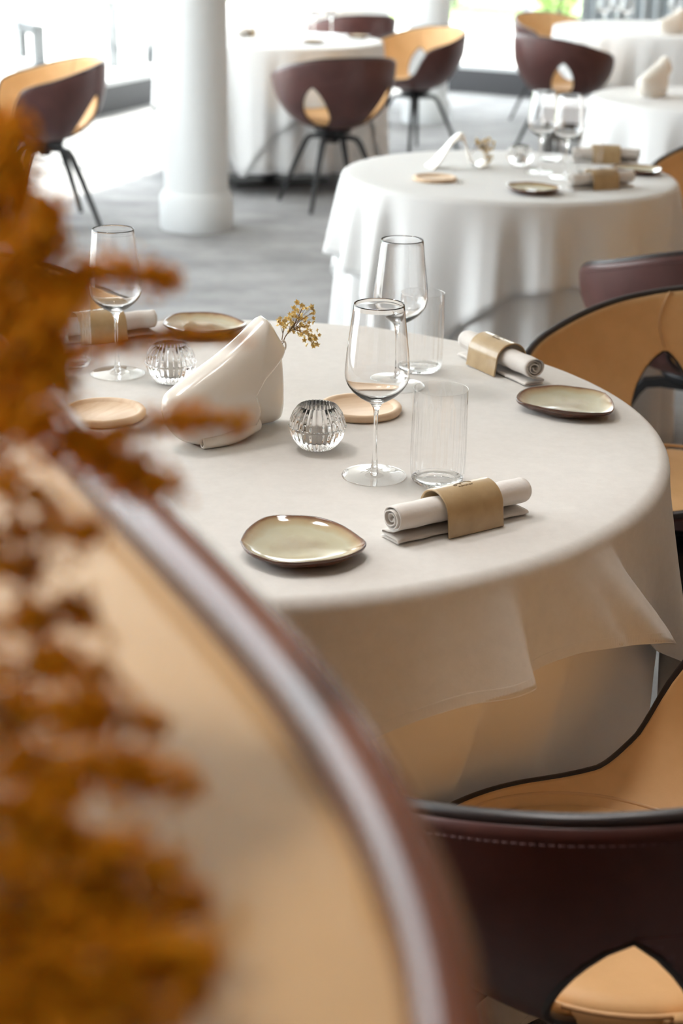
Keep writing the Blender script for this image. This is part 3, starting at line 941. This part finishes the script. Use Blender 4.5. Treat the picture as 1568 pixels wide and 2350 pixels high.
# ------------------------------------------------------------------ sculpted vase
VA, VB = at(432, 1018, ZT), at(636, 966, ZT)
VDIR = (VB - VA); VDIR.z = 0; VDIR.normalize()
VN = Vector((VDIR.y, -VDIR.x, 0))          # towards the viewer
def vase_uv(px, py):
    """a photo point on the vase's upright middle plane: along the base, up"""
    d = ray(px, py); n = VN
    t = (VA - EYE).dot(n) / d.dot(n)
    p = EYE + d * t
    return Vector(((p - VA).dot(VDIR), p.z - ZT))
def make_vase():
    r = empty('sculpted_vase')
    # outline, clockwise from the spout at the lower left
    px = [(432, 1019), (408, 1007), (386, 984), (373, 948), (376, 915), (396, 892), (440, 857), (500, 812), (552, 766), (580, 738), (597, 723), (610, 735), (630, 770), (645, 800), (650, 850), (651, 900), (649, 935), (638, 962), (590, 979), (520, 997), (460, 1013)]
    out = [vase_uv(*p) for p in px]
    out = [Vector((p.x, max(p.y, .0004), 0)) for p in out]
    loop = [Vector((q.x, max(q.y, 0.0004), 0)) for q in spline(out + [out[0]], 6)[:-1]]
    n = len(loop)
    c = vase_uv(530, 905); cen = Vector((c.x, c.y, 0))
    crease = [vase_uv(*p) for p in ((668, 780), (640, 797), (604, 828), (568, 860), (550, 888), (556, 925), (556, 965), (540, 1000))]
    def crease_side(u, w):
        """signed distance to the fold line; positive = in front (left lobe)"""
        best = 9; sgn = 1
        for a, b in zip(crease, crease[1:]):
            ab = b - a; t = max(0, min(1, (Vector((u, w)) - a).dot(ab) / ab.dot(ab)))
            q = a + ab * t; d = (Vector((u, w)) - q).length
            if d < best:
                best = d; cr = ab.x * (w - a.y) - ab.y * (u - a.x); sgn = -1 if cr > 0 else 1
        return best * sgn
    umin = min(p.x for p in loop); umax = max(p.x for p in loop); hmax = max(p.y for p in loop)
    rings = 22; vsF = []; vsB = []; fs = []
    def depthF(u, w, t):
        infl = math.sqrt(max(0, 1 - t ** 2.6))
        hh = w / hmax
        base = (.030 * (1 - .45 * hh)) * infl
        s = crease_side(u, w)
        lob = 1 / (1 + math.exp(-max(-40, min(40, s / .0018))))
        # right part set back, with a soft ridge; left lobe folds over it
        return base * (.80 + .0 * lob) + lob * .025 * infl ** .6 - (1 - lob) * .006 * infl + .004 * math.exp(-(s / .006) ** 2) * infl * lob
    def depthB(u, w, t):
        infl = math.sqrt(max(0, 1 - t ** 2.6)); return -(.034 * (1 - .55 * w / hmax)) * infl
    vs = []; rowsF = []; rowsB = []
    for side, rows, dep in ((0, rowsF, depthF), (1, rowsB, depthB)):
        cidx = len(vs); d0 = dep(cen.x, cen.y, 0); vs.append((cen.x, d0, cen.y))
        rows.append([cidx])
        for i in range(1, rings + (0 if side else 1)):
            t = (i / rings) ** .8
            row = []
            for p in loop:
                q = cen + (p - cen) * t
                row.append(len(vs)); vs.append((q.x, dep(q.x, q.y, t), q.y))
            rows.append(row)
    rowsB.append(rowsF[-1])
    for rows in (rowsF, rowsB):
        for A, B in zip(rows, rows[1:]):
            for k in range(n):
                k2 = (k + 1) % n
                if len(A) == 1: fs.append((A[0], B[k], B[k2]))
                else: fs.append((A[k], B[k], B[k2], A[k2]))
    # local frame: X along base, -Y towards the viewer, Z up
    vv = [Vector((x, -d, max(z, .0003))) for x, d, z in vs]
    b = MB().add(vv, fs).build('vase_body', 'porcelain', r)
    sm = b.modifiers.new('soft', 'SMOOTH'); sm.factor = .4; sm.iterations = 2
    # rolled fold whose open end shows at the lower left
    p0, p1, p2 = vase_uv(437, 1012), vase_uv(500, 992), vase_uv(556, 972)
    pts = [Vector((p0.x - .004, -.030, .0082)), Vector((p0.x + .018, -.035, .0086)), Vector((p1.x, -.037, .011)), Vector((p2.x, -.026, .016))]
    sp = spline(pts, 6); m_ = len(sp)
    ro = [.0075 + .0045 * (k / (m_ - 1)) for k in range(m_)]
    outer = MB().tube(sp, ro, 20, caps=False); inner = MB().tube(sp[:7], [q * .62 for q in ro[:7]], 20, caps=False)
    k = MB(); k.add(outer.v, outer.f); b0 = len(k.v); k.add(inner.v, inner.f)
    k.f += [(j, (j + 1) % 20, b0 + (j + 1) % 20, b0 + j) for j in range(20)]
    for q in k.v: q.z = max(q.z, .0004)
    k.build('rolled_fold', 'porcelain', r)
    # small mouth for the stems
    mo = vase_uv(634, 789)
    ring = []
    for j in range(20):
        an = 2 * PI * j / 20
        ring.append(Vector((mo.x + .0035 * math.cos(an), -.014 - .002 * math.cos(an), mo.y + .0075 * math.sin(an))))
    MB().tube(ring, .0012, 8, closed=True).build('stem_mouth', 'porcelain', r)
    return r
def make_sprig(root):
    """dried yellow sprig in the vase, in the vase's own frame"""
    def loc(px, py, off=0):
        q = vase_uv(px, py); return Vector((q.x, -.012 + off, q.y))
    mo = loc(630, 797, -.002)
    r = root
    def floret(mbp, mbh, c, rad, rnd):
        ax = Vector((rnd.uniform(-1, 1), rnd.uniform(-1.6, .2), rnd.uniform(-.6, 1))).normalized()
        a = ax.orthogonal().normalized(); b = ax.cross(a)
        vs = [c - ax * rad * .35]; fs = []
        for j in range(10):
            an = 2 * PI * j / 10; rr = rad * (1.0 if j % 2 == 0 else .55)
            vs.append(c + (a * math.cos(an) + b * math.sin(an)) * rr + ax * rad * (.35 if j % 2 == 0 else .1))
        for j in range(10): fs.append((0, 1 + j, 1 + (j + 1) % 10))
        vs.append(c + ax * rad * .0)
        for j in range(10): fs.append((11, 1 + (j + 1) % 10, 1 + j))
        mbp.add(vs, fs)
        h = c + ax * rad * .22
        hv = [h + ax * rad * .2] + [h + (a * math.cos(2 * PI * j / 5) + b * math.sin(2 * PI * j / 5)) * rad * .22 for j in range(5)] + [h - ax * rad * .2]
        mbh.add(hv, [(0, 1 + j, 1 + (j + 1) % 5) for j in range(5)] + [(6, 1 + (j + 1) % 5, 1 + j) for j in range(5)])
    groups = [
        ((636, 762), [(628, 728), (634, 732), (640, 728), (636, 738), (645, 735), (632, 744), (643, 742)]),
        ((650, 757), [(672, 697), (680, 699), (688, 699), (664, 702), (684, 706), (692, 706), (670, 708), (676, 694), (690, 701), (694, 715), (699, 728)]),
        ((655, 757), [(652, 716), (658, 712), (662, 720), (654, 726), (668, 724), (660, 732), (672, 718), (676, 728), (666, 736), (680, 734), (684, 740), (672, 742), (660, 742), (690, 742), (686, 748), (676, 750), (668, 750), (664, 756), (672, 757), (680, 755), (646, 742), (650, 736), (649, 752), (693, 734), (688, 728), (654, 758), (682, 762)]),
        ((690, 766), [(702, 752), (698, 758), (704, 758), (700, 764), (705, 768), (699, 774), (706, 774), (701, 780), (704, 786), (699, 790), (690, 764), (695, 769), (690, 775)]),
    ]
    rnd = random.Random(4)
    st = MB()
    hub = [loc(636, 763), loc(650, 757), loc(658, 752, -.004), loc(686, 762, -.004)]
    st.tube(spline([mo, loc(633, 782), hub[0], loc(638, 744)], 4), .0007, 6)
    st.tube(spline([mo, loc(640, 772), hub[1], loc(664, 738), loc(680, 704)], 4), .0007, 6)
    st.tube(spline([hub[1], hub[2], loc(674, 756), hub[3], loc(700, 772), loc(702, 788)], 4), .0005, 5)
    for g, (h, fl_) in enumerate(groups):
        mp_, mh = MB(), MB()
        for (x, y) in fl_:
            for rep in range(2):
                c = loc(x + rnd.uniform(-3, 3), y + rnd.uniform(-3, 3), rnd.uniform(-.012, .010))
                floret(mp_, mh, c, rnd.uniform(.0034, .0048), rnd)
                if rep == 0:
                    a = hub[g]; st.tube([a, (a + c) / 2 + Vector((0, 0, .002)), c], .00025, 4)
        cl = mp_.build('floret_cluster', 'floret', r, False, recalc=False); tag(cl, kind='stuff')
        hc = mh.build('floret_hearts', 'floret_heart', cl, False, recalc=False); tag(hc, kind='stuff')
    tag(st.build('stem', 'stem', r), kind=None)
    return r

# prototypes are placed as the first item of each kind
def place(proto, used, pos, rz, label, cat, group=None, scale=1.0):
    o = proto if not used else copy_tree(proto)
    o.location = pos; o.rotation_euler = (0, 0, rz); o.scale = (scale,) * 3
    tag(o, label, cat, group)
    return o
def setter(maker):
    st = {'p': None}
    def f(pos, rz, label, cat, group=None, scale=1.0):
        if st['p'] is None:
            st['p'] = maker(); return place(st['p'], False, pos, rz, label, cat, group, scale)
        return place(st['p'], True, pos, rz, label, cat, group, scale)
    return f
wine, tumbler, candle, tealight = setter(make_wine_glass), setter(make_tumbler), setter(make_candle), setter(make_tea_light)
coaster, plate, napkin, ring = setter(make_coaster), setter(make_plate), setter(make_napkin), setter(make_ring)
vase = setter(make_vase)
def sprig_maker():
    r = empty('dried_sprig'); make_sprig(r); return r
sprig = setter(sprig_maker)
def T(px, py, z=ZT):
    p = at(px, py, z); return Vector((p.x, p.y, z))
def roll(p0, p1, label, rlabel, ring_t=.5, flip=False, group=None):
    a, b = T(*p0), T(*p1); mid = (a + b) / 2; d = b - a
    rz = math.atan2(d.y, d.x) + (PI if flip else 0)
    napkin(mid, rz, label, 'napkin', 'rolled linen napkins')
    c = a + d * ring_t
    ring(c, rz, rlabel, 'napkin ring', 'glazed napkin rings')
# main table
vase(VA, math.atan2(VDIR.y, VDIR.x), 'folded cream porcelain vase with a yellow sprig on the middle table', 'vase', 'folded porcelain vases')
sprig(VA, math.atan2(VDIR.y, VDIR.x), 'small dried yellow flower sprig in the cream vase on the middle table', 'dried flower')
GG = 'stemmed wine glasses'
wine(T(859, 1092), 0, 'clear wine glass standing beside the crystal candle holder and the tumbler near the napkin', 'wine glass', GG)
wine(T(912, 886), 0, 'clear wine glass behind the pale wooden coaster on the middle table', 'wine glass', GG)
wine(T(270, 858), 0, 'clear wine glass among the orange plumes beside two tumblers', 'wine glass', GG)
GT = 'ribbed water tumblers'
tumbler(T(1003, 1106), 0, 'ribbed clear tumbler behind the rolled napkin with the stamped ring', 'tumbler', GT)
tumbler(T(964, 848), .2, 'ribbed clear tumbler standing beyond the wooden coaster, beside the taller glass', 'tumbler', GT)
tumbler(T(160, 838), .1, 'ribbed clear tumbler half hidden by orange plumes, next to the wine glass', 'tumbler', GT)
tumbler(T(106, 872), .3, 'ribbed clear tumbler hidden behind orange plumes, away from the wine glass', 'tumbler', GT)
for px, py, l1, l2 in ((728, 1027, 'ribbed crystal candle ball between the wine glass and the vase foot', 'white tea light in the crystal ball beside the wine glass stem'),
                       (393, 876, 'ribbed crystal candle ball partly behind the cream vase', 'white tea light in the crystal ball behind the cream vase')):
    p = T(px, py)
    candle(p, 0, l1, 'candle holder', 'crystal candle balls')
    tealight(p + Vector((0, 0, .0141)), 0, l2, 'candle', 'white tea lights')
coaster(T(827, 945), .4, 'round pale wooden coaster with raised edge behind the wine glass stem', 'coaster', 'pale wooden coasters')
coaster(T(238, 956), 1.1, 'round pale wooden coaster beside the vase, half covered by orange plumes', 'coaster', 'pale wooden coasters')
plate(Vector((PLC.x, PLC.y, ZT)), 0, 'olive glazed egg-shaped plate with brown rim left of the rolled napkin', 'plate', 'reactive glaze plates')
plate(T(1300, 940), math.radians(196), 'olive glazed egg-shaped plate with brown rim beside the table edge and chair', 'plate', 'reactive glaze plates')
plate(T(466, 760), math.radians(8), 'olive glazed egg-shaped plate with brown rim behind the cream vase', 'plate', 'reactive glaze plates')
roll((893, 1243), (1195, 1172), 'rolled beige linen napkin on the cloth beside the egg-shaped plate', 'tan glazed napkin ring with a stamped mark, round the napkin beside the olive plate', .53)
roll((1062, 812), (1236, 890), 'rolled beige linen napkin pointing at the plate by the table edge', 'tan glazed napkin ring round the napkin near the tan chair arm', .46)
roll((150, 788), (302, 772), 'rolled beige linen napkin behind the tumblers and orange plumes', 'tan glazed napkin ring behind the tumblers and orange plumes', .5)

# the small table with the tent vase
tv = empty('folded_vase', T(1052, 384), math.radians(14), 'cream porcelain vase folded like a tent on the small white table', 'vase', 'folded porcelain vases')
prof2 = spline([Vector(q) for q in ((-.086, 0, .002), (-.074, 0, .012), (-.050, 0, .044), (-.026, 0, .076), (-.006, 0, .092), (.008, 0, .094), (.018, 0, .080), (.026, 0, .050), (.036, 0, .020), (.050, 0, .007), (.066, 0, .008), (.078, 0, .016))], 5)
tvv = []; tvf = []; NB = 13
for k, q in enumerate(prof2):
    for b in range(NB):
        u = b / (NB - 1) * 2 - 1
        wd = .040 * (1 - .25 * (q.z / .094))
        tvv.append(Vector((q.x + .010 * u * (q.z / .09), u * wd, max(.002, q.z * (1 - .10 * u * u) + .004 * u * (q.z / .09)))))
for k in range(len(prof2) - 1):
    for b in range(NB - 1):
        tvf.append((k * NB + b, k * NB + b + 1, (k + 1) * NB + b + 1, (k + 1) * NB + b))
sh_ = mesh_obj('folded_sheet', tvv, tvf, 'porcelain', tv)
so_ = sh_.modifiers.new('thickness', 'SOLIDIFY'); so_.thickness = .0035; so_.offset = 1
SPC = Vector((vase_uv(640, 775).x, -.012, vase_uv(640, 775).y))
sg_ = sprig(T(1052, 384), 0, 'dried yellow sprig lying in the tent-like vase on the small table', 'dried flower')
sg_.rotation_euler = (0, math.radians(22), math.radians(14))
sg_.location = T(1052, 384) + Matrix.Rotation(math.radians(14), 3, 'Z') @ Vector((.046, 0, .046)) - sg_.rotation_euler.to_matrix() @ SPC
plate(T(1222, 442), math.radians(20), 'glazed plate at the front edge of the small white table', 'plate', 'reactive glaze plates')
plate(T(1462, 398), math.radians(185), 'glazed plate beside the tan chair at the small white table', 'plate', 'reactive glaze plates')
coaster(T(998, 414), .2, 'pale coaster in front of the tent-like vase', 'coaster', 'pale wooden coasters')
roll((1312, 436), (1442, 428), 'rolled beige linen napkin beside the plate on the small white table', 'tan napkin ring on the small white table, beside the front plate', .5)
roll((1345, 372), (1432, 374), 'rolled napkin at the back of the small white table', 'tan napkin ring at the back of the small white table', .5)
wine(T(1238, 396), 0, 'clear wine glass on the small white table, in front of the black table leg', 'wine glass', GG)
wine(T(1296, 408), 0, 'clear wine glass on the small white table, next to the tumbler', 'wine glass', GG)
tumbler(T(1262, 368), 0, 'ribbed clear tumbler between the two wine glasses on the small white table', 'tumbler', GT)
tumbler(T(1352, 398), 0, 'ribbed clear tumbler beside the rolled napkin on the small white table', 'tumbler', GT)
p = T(1192, 382); candle(p, 0, 'ribbed crystal candle ball on the small white table', 'candle holder', 'crystal candle balls')
tealight(p + Vector((0, 0, .0141)), 0, 'white tea light in the crystal ball on the small white table', 'candle', 'white tea lights')
# vase-only table, large table, pillar table
vase(T(1476, 224), math.radians(46), 'cream porcelain vase alone on the small table before the large one', 'vase', 'folded porcelain vases')
vase(T(1520, 78), math.radians(25), 'cream porcelain vase on the large table in front of the curtain', 'vase', 'folded porcelain vases')
for (px, py), w_ in zip(((1384, 70), (1412, 62), (1436, 72), (1545, 62)), ('at the rim of the large table before the curtain', 'between two others on the large table before the curtain', 'next to the middle one on the large table, towards its vase', 'behind the vase on the large table before the curtain')):
    wine(T(px, py), 0, 'wine glass ' + w_, 'wine glass', GG)
plate(T(715, 100), 0, 'glazed plate on the table behind the pillar', 'plate', 'reactive glaze plates')
plate(T(820, 88), 2.6, 'glazed plate on the table behind the pillar, beside the chair with cream inside', 'plate', 'reactive glaze plates')
roll((540, 88), (590, 80), 'rolled napkin on the table behind the pillar', 'tan napkin ring on the table behind the pillar', .6)
for (px, py), w_ in zip(((668, 84), (720, 78), (760, 80)), ('between the pillar and the plate on the table behind the pillar', 'behind the first plate on the table behind the pillar', 'between the two plates on the table behind the pillar')):
    wine(T(px, py), 0, 'wine glass ' + w_, 'wine glass', GG)

# ------------------------------------------------------------------ low side table, curtain, things outside
sp = at(1288, 330, .30)
st = empty('side_table', (1.30, 8.45, 0), math.radians(-4), 'low white topped side table with dark legs behind the wine glasses', 'side table')
bevel(MB().box((-.30, -.22, .42), (.34, .22, .505)).build('table_top', 'whitetop', st, False), .006)
bevel(MB().box((-.27, -.20, .33), (.31, .20, .42)).build('apron', 'black', st, False), .004)
for x in (-.265, .275):
    for y in (-.19, .16):
        bevel(MB().box((x, y, 0), (x + .034, y + .034, .33)).build('leg', 'black', st, False), .003)

cu_v = []; cu_f = []; n = 200; a0, a1 = 3.05, 4.8
nn = Vector((-RDIR.y, RDIR.x, 0)) * -1
for k in range(n + 1):
    t = k / n
    off = .16 + .035 * math.sin(t * 2 * PI * 17) + .012 * math.sin(t * 2 * PI * 7)
    b = CORNER + RDIR * (a0 + (a1 - a0) * t) + Vector((RDIR.y, -RDIR.x, 0)) * off
    cu_v += [(b.x, b.y, .015), (b.x, b.y, CEIL - .04)]
for k in range(n): cu_f.append((2 * k, 2 * k + 2, 2 * k + 3, 2 * k + 1))
cu = mesh_obj('curtain', cu_v, cu_f, 'curtain'); cu.modifiers.new('thickness', 'SOLIDIFY').thickness = .002
tag(cu, 'grey blue pleated curtain hanging at the glazing behind the large table', 'curtain')

def outdoor_chair(x, y, rz, label):
    r = empty('outdoor_armchair', (x, y, -.06), rz, label, 'outdoor chair', 'dark outdoor armchairs')
    for sx in (-1, 1):
        f = MB()
        X = sx * .30
        f.box((X - .04, -.32, 0), (X + .04, -.24, .62)); f.box((X - .04, .24, 0), (X + .04, .32, .62)); f.box((X - .04, -.32, .55), (X + .04, .32, .62))
        f.build('side_frame', 'outdoor', r, False)
    bevel(MB().box((-.278, -.27, .30), (.278, .27, .36)).build('seat', 'frame', r, False), .015)
    bevel(MB().box((-.278, .20, .36), (.278, .27, .74)).build('backrest', 'frame', r, False), .015)
    return r
q = atd(-20, 120, 12.0); outdoor_chair(q.x, q.y, math.radians(25), 'dark framed outdoor armchair outside the window beyond the left chair')
q = atd(356, 40, 15.2); outdoor_chair(q.x, q.y, math.radians(60), 'dark framed outdoor armchair outside the window beside the pillar')

def shrub(x, y, h, w, seed, label, trunk=.0):
    rnd = random.Random(seed)
    r = empty('shrub' if trunk == 0 else 'tree', (x, y, -.07), 0, label, 'shrub' if trunk == 0 else 'tree', 'greenery beyond the terrace')
    mb = MB()
    for k in range(1400):
        u = rnd.uniform(-1, 1); an = rnd.uniform(0, 2 * PI); rad = rnd.random() ** .35
        s = math.sqrt(1 - u * u)
        wob = 1 + .22 * math.sin(3 * an + 4 * u + seed)
        c = Vector((math.cos(an) * s * w * rad * wob, math.sin(an) * s * w * rad * wob, trunk + (h - trunk) * (.5 + .5 * u * rad)))
        d = Vector((rnd.gauss(0, 1), rnd.gauss(0, 1), rnd.gauss(0, 1))).normalized(); e = d.orthogonal().normalized(); g = d.cross(e)
        l_ = rnd.uniform(.05, .10) * (1 + w * .2)
        mb.add([c - e * l_, c + g * l_ * .45, c + e * l_, c - g * l_ * .45 + d * .01], [(0, 1, 2, 3)])
    tag(mb.build('foliage', 'leaf', r, False, recalc=False), kind='stuff')
    tk = MB()
    tk.tube([(0, 0, 0), (.03, .02, max(trunk, h * .4)), (.0, .05, max(trunk, h * .4) + (h - trunk) * .3)], [.05 + trunk * .03, .04 + trunk * .02, .015], 8)
    tk.build('trunk', 'bark', r)
    return r
shrub(3.2, 25.5, 2.2, 1.1, 1, 'rounded green shrub seen through the right window')
shrub(1.7, 27.5, 2.8, 1.0, 2, 'tall green shrub seen through the right window beside the pillar')
shrub(-2.2, 27, 2.0, 1.2, 3, 'low green shrub seen through the window beside the near pillar')
shrub(5.2, 30, 5.5, 1.9, 4, 'green tree beyond the curtain', 1.8)
shrub(-6.5, 30, 5.0, 2.0, 5, 'green tree beyond the left window', 1.7)

# ------------------------------------------------------------------ orange dried plumes on the counter
VB0 = Vector((-.40, .56, CZ + .0008))
fv = empty('flower_vase', VB0, 0, 'dark round vase on the tan counter holding the orange plumes', 'vase')
MB().lathe([(0, 0), (.045, 0), (.055, .004), (.075, .04), (.078, .07), (.06, .11), (.038, .135), (.034, .15), (.040, .16), (.036, .16), (.030, .148), (.034, .133), (.055, .108), (.07, .07), (.068, .04), (.045, .01), (0, .008)], 48).build('vase_body', 'rail', fv)
pb = empty('dried_plume_bouquet', VB0 + Vector((0, 0, .012)), 0, 'bouquet of fluffy orange dried plumes leaning over the tan counter', 'dried flowers')
MOUTH = VB0 + Vector((0, 0, .15))
PLUMES = [
    ([(-120, 660), (-10, 560), (50, 470), (60, 400)], .59, .016), ([(-120, 620), (-40, 470), (0, 380), (38, 340)], .60, .015),
    ([(-100, 760), (20, 640), (80, 560), (130, 520)], .57, .015), ([(-100, 560), (-40, 430), (-10, 350), (20, 310)], .61, .014),
    ([(-100, 800), (30, 720), (110, 690), (170, 670)], .56, .014),
    # photo path, distance in front of the lens, thickness
    ([(-120, 760), (-30, 520), (15, 400), (30, 318)], .60, .017), ([(-150, 700), (-60, 480), (0, 350), (10, 290)], .62, .013),
    ([(-140, 860), (-20, 690), (70, 560), (112, 470)], .58, .016), ([(-140, 900), (-20, 760), (60, 690), (110, 640)], .56, .017),
    ([(60, 700), (150, 640), (240, 612), (300, 618)], .60, .0085), ([(150, 640), (300, 628), (345, 636), (392, 640)], .60, .008),
    ([(-140, 960), (0, 840), (90, 760), (160, 700)], .54, .016), ([(-120, 920), (20, 860), (80, 820), (130, 790)], .55, .016),
    ([(60, 850), (230, 800), (380, 768), (560, 778)], .60, .0065), ([(-140, 1020), (0, 930), (90, 890), (150, 860)], .53, .015),
    ([(-140, 1060), (0, 985), (60, 960), (110, 950)], .52, .012), ([(-100, 1000), (100, 990), (220, 1040), (330, 1090)], .55, .013),
    ([(160, 1010), (260, 1060), (330, 1100), (392, 1122)], .55, .012), ([(200, 1010), (360, 975), (470, 962), (560, 968)], .58, .0075),
    ([(-120, 1130), (0, 1100), (60, 1130), (120, 1150)], .50, .007), ([(-120, 1200), (20, 1225), (130, 1215), (228, 1222)], .50, .0105),
    ([(-120, 1290), (-10, 1290), (40, 1300), (90, 1310)], .50, .008), ([(-120, 1400), (30, 1432), (120, 1405), (202, 1402)], .48, .010),
    ([(-120, 1540), (20, 1545), (130, 1520), (240, 1545)], .48, .012), ([(-120, 1600), (60, 1660), (180, 1640), (240, 1620)], .47, .013),
    ([(0, 1620), (160, 1640), (280, 1640), (370, 1662)], .47, .008), ([(-120, 1700), (40, 1740), (120, 1790), (150, 1830)], .46, .010),
    ([(40, 1760), (200, 1760), (310, 1770), (345, 1790)], .46, .012), ([(150, 1780), (310, 1775), (400, 1795), (452, 1806)], .46, .006),
    ([(-120, 1830), (0, 1830), (60, 1880), (90, 1920)], .45, .012), ([(-100, 1900), (60, 1940), (180, 1940), (260, 1955)], .45, .013),
    ([(60, 1940), (230, 1970), (330, 1980), (405, 1990)], .45, .010), ([(-100, 2010), (60, 2020), (150, 2050), (230, 2070)], .44, .014),
    ([(100, 2040), (260, 2070), (380, 2075), (470, 2060)], .45, .010), ([(-100, 2110), (40, 2110), (180, 2120), (300, 2130)], .44, .015),
    ([(-100, 2190), (60, 2200), (200, 2210), (330, 2200)], .43, .015), ([(150, 2170), (300, 2170), (400, 2180), (480, 2200)], .44, .011),
    ([(-100, 2280), (60, 2280), (180, 2290), (280, 2290)], .43, .015), ([(120, 2260), (300, 2270), (400, 2280), (470, 2290)], .44, .010),
    ([(-100, 2360), (80, 2360), (240, 2360), (420, 2350)], .43, .014), ([(-100, 2430), (60, 2430), (200, 2440), (360, 2440)], .43, .015),
]
OCT = [(1, 0, 0), (-1, 0, 0), (0, 1, 0), (0, -1, 0), (0, 0, 1), (0, 0, -1)]
OF = [(0, 2, 4), (2, 1, 4), (1, 3, 4), (3, 0, 4), (2, 0, 5), (1, 2, 5), (3, 1, 5), (0, 3, 5)]
rnd = random.Random(21)
B0 = Vector(pb.location)
for pi, (path, dist, thick) in enumerate(PLUMES):
    pts = [atd(px, py, dist * (1 - .09 * max(0, (py - 1500) / 850)) + rnd.uniform(-.012, .012)) - B0 for px, py in path]
    for q in pts: q.z = max(q.z, .02)
    sp_ = spline(pts, 8)
    root = empty('plume'); root.parent = pb
    bpy.data.objects.remove(root, do_unlink=True)
    stem = MB().tube(spline([MOUTH - B0 + Vector((rnd.uniform(-.02, .02), rnd.uniform(-.02, .02), -.05)), MOUTH - B0 + Vector((rnd.uniform(-.015, .015), rnd.uniform(-.015, .015), .01)), (MOUTH - B0 + pts[0]) / 2 + Vector((0, 0, .04)), pts[0]], 6)[:-1] + sp_, .0012, 5).build('stem', 'stem', pb)
    mb = MB(); N = len(sp_)
    length = sum((sp_[i + 1] - sp_[i]).length for i in range(N - 1))
    cnt = int(90 + length * thick * 130000)
    cnt = min(int(cnt * 1.6), 1000)
    # side twigs carry clumps of florets
    for k in range(cnt):
        t = rnd.random(); i = min(int(t * (N - 1)), N - 2)
        c = sp_[i].lerp(sp_[i + 1], t * (N - 1) - i)
        clump = .55 + .45 * math.sin(t * 19 + pi) * math.sin(t * 7 + 2 * pi)
        wdt = 1.55 * thick * (.55 + .6 * math.sin(PI * min(1, t * .85 + .15))) * clump
        d = Vector((rnd.gauss(0, 1), rnd.gauss(0, 1), rnd.gauss(0, 1))).normalized()
        c = c + d * wdt * rnd.random() ** .6
        s = rnd.uniform(.0010, .0025)
        mb.add([c + Vector(o_) * s for o_ in OCT], OF)
    pl = mb.build('plume', 'plume', stem, False, recalc=False); tag(pl, kind='stuff')
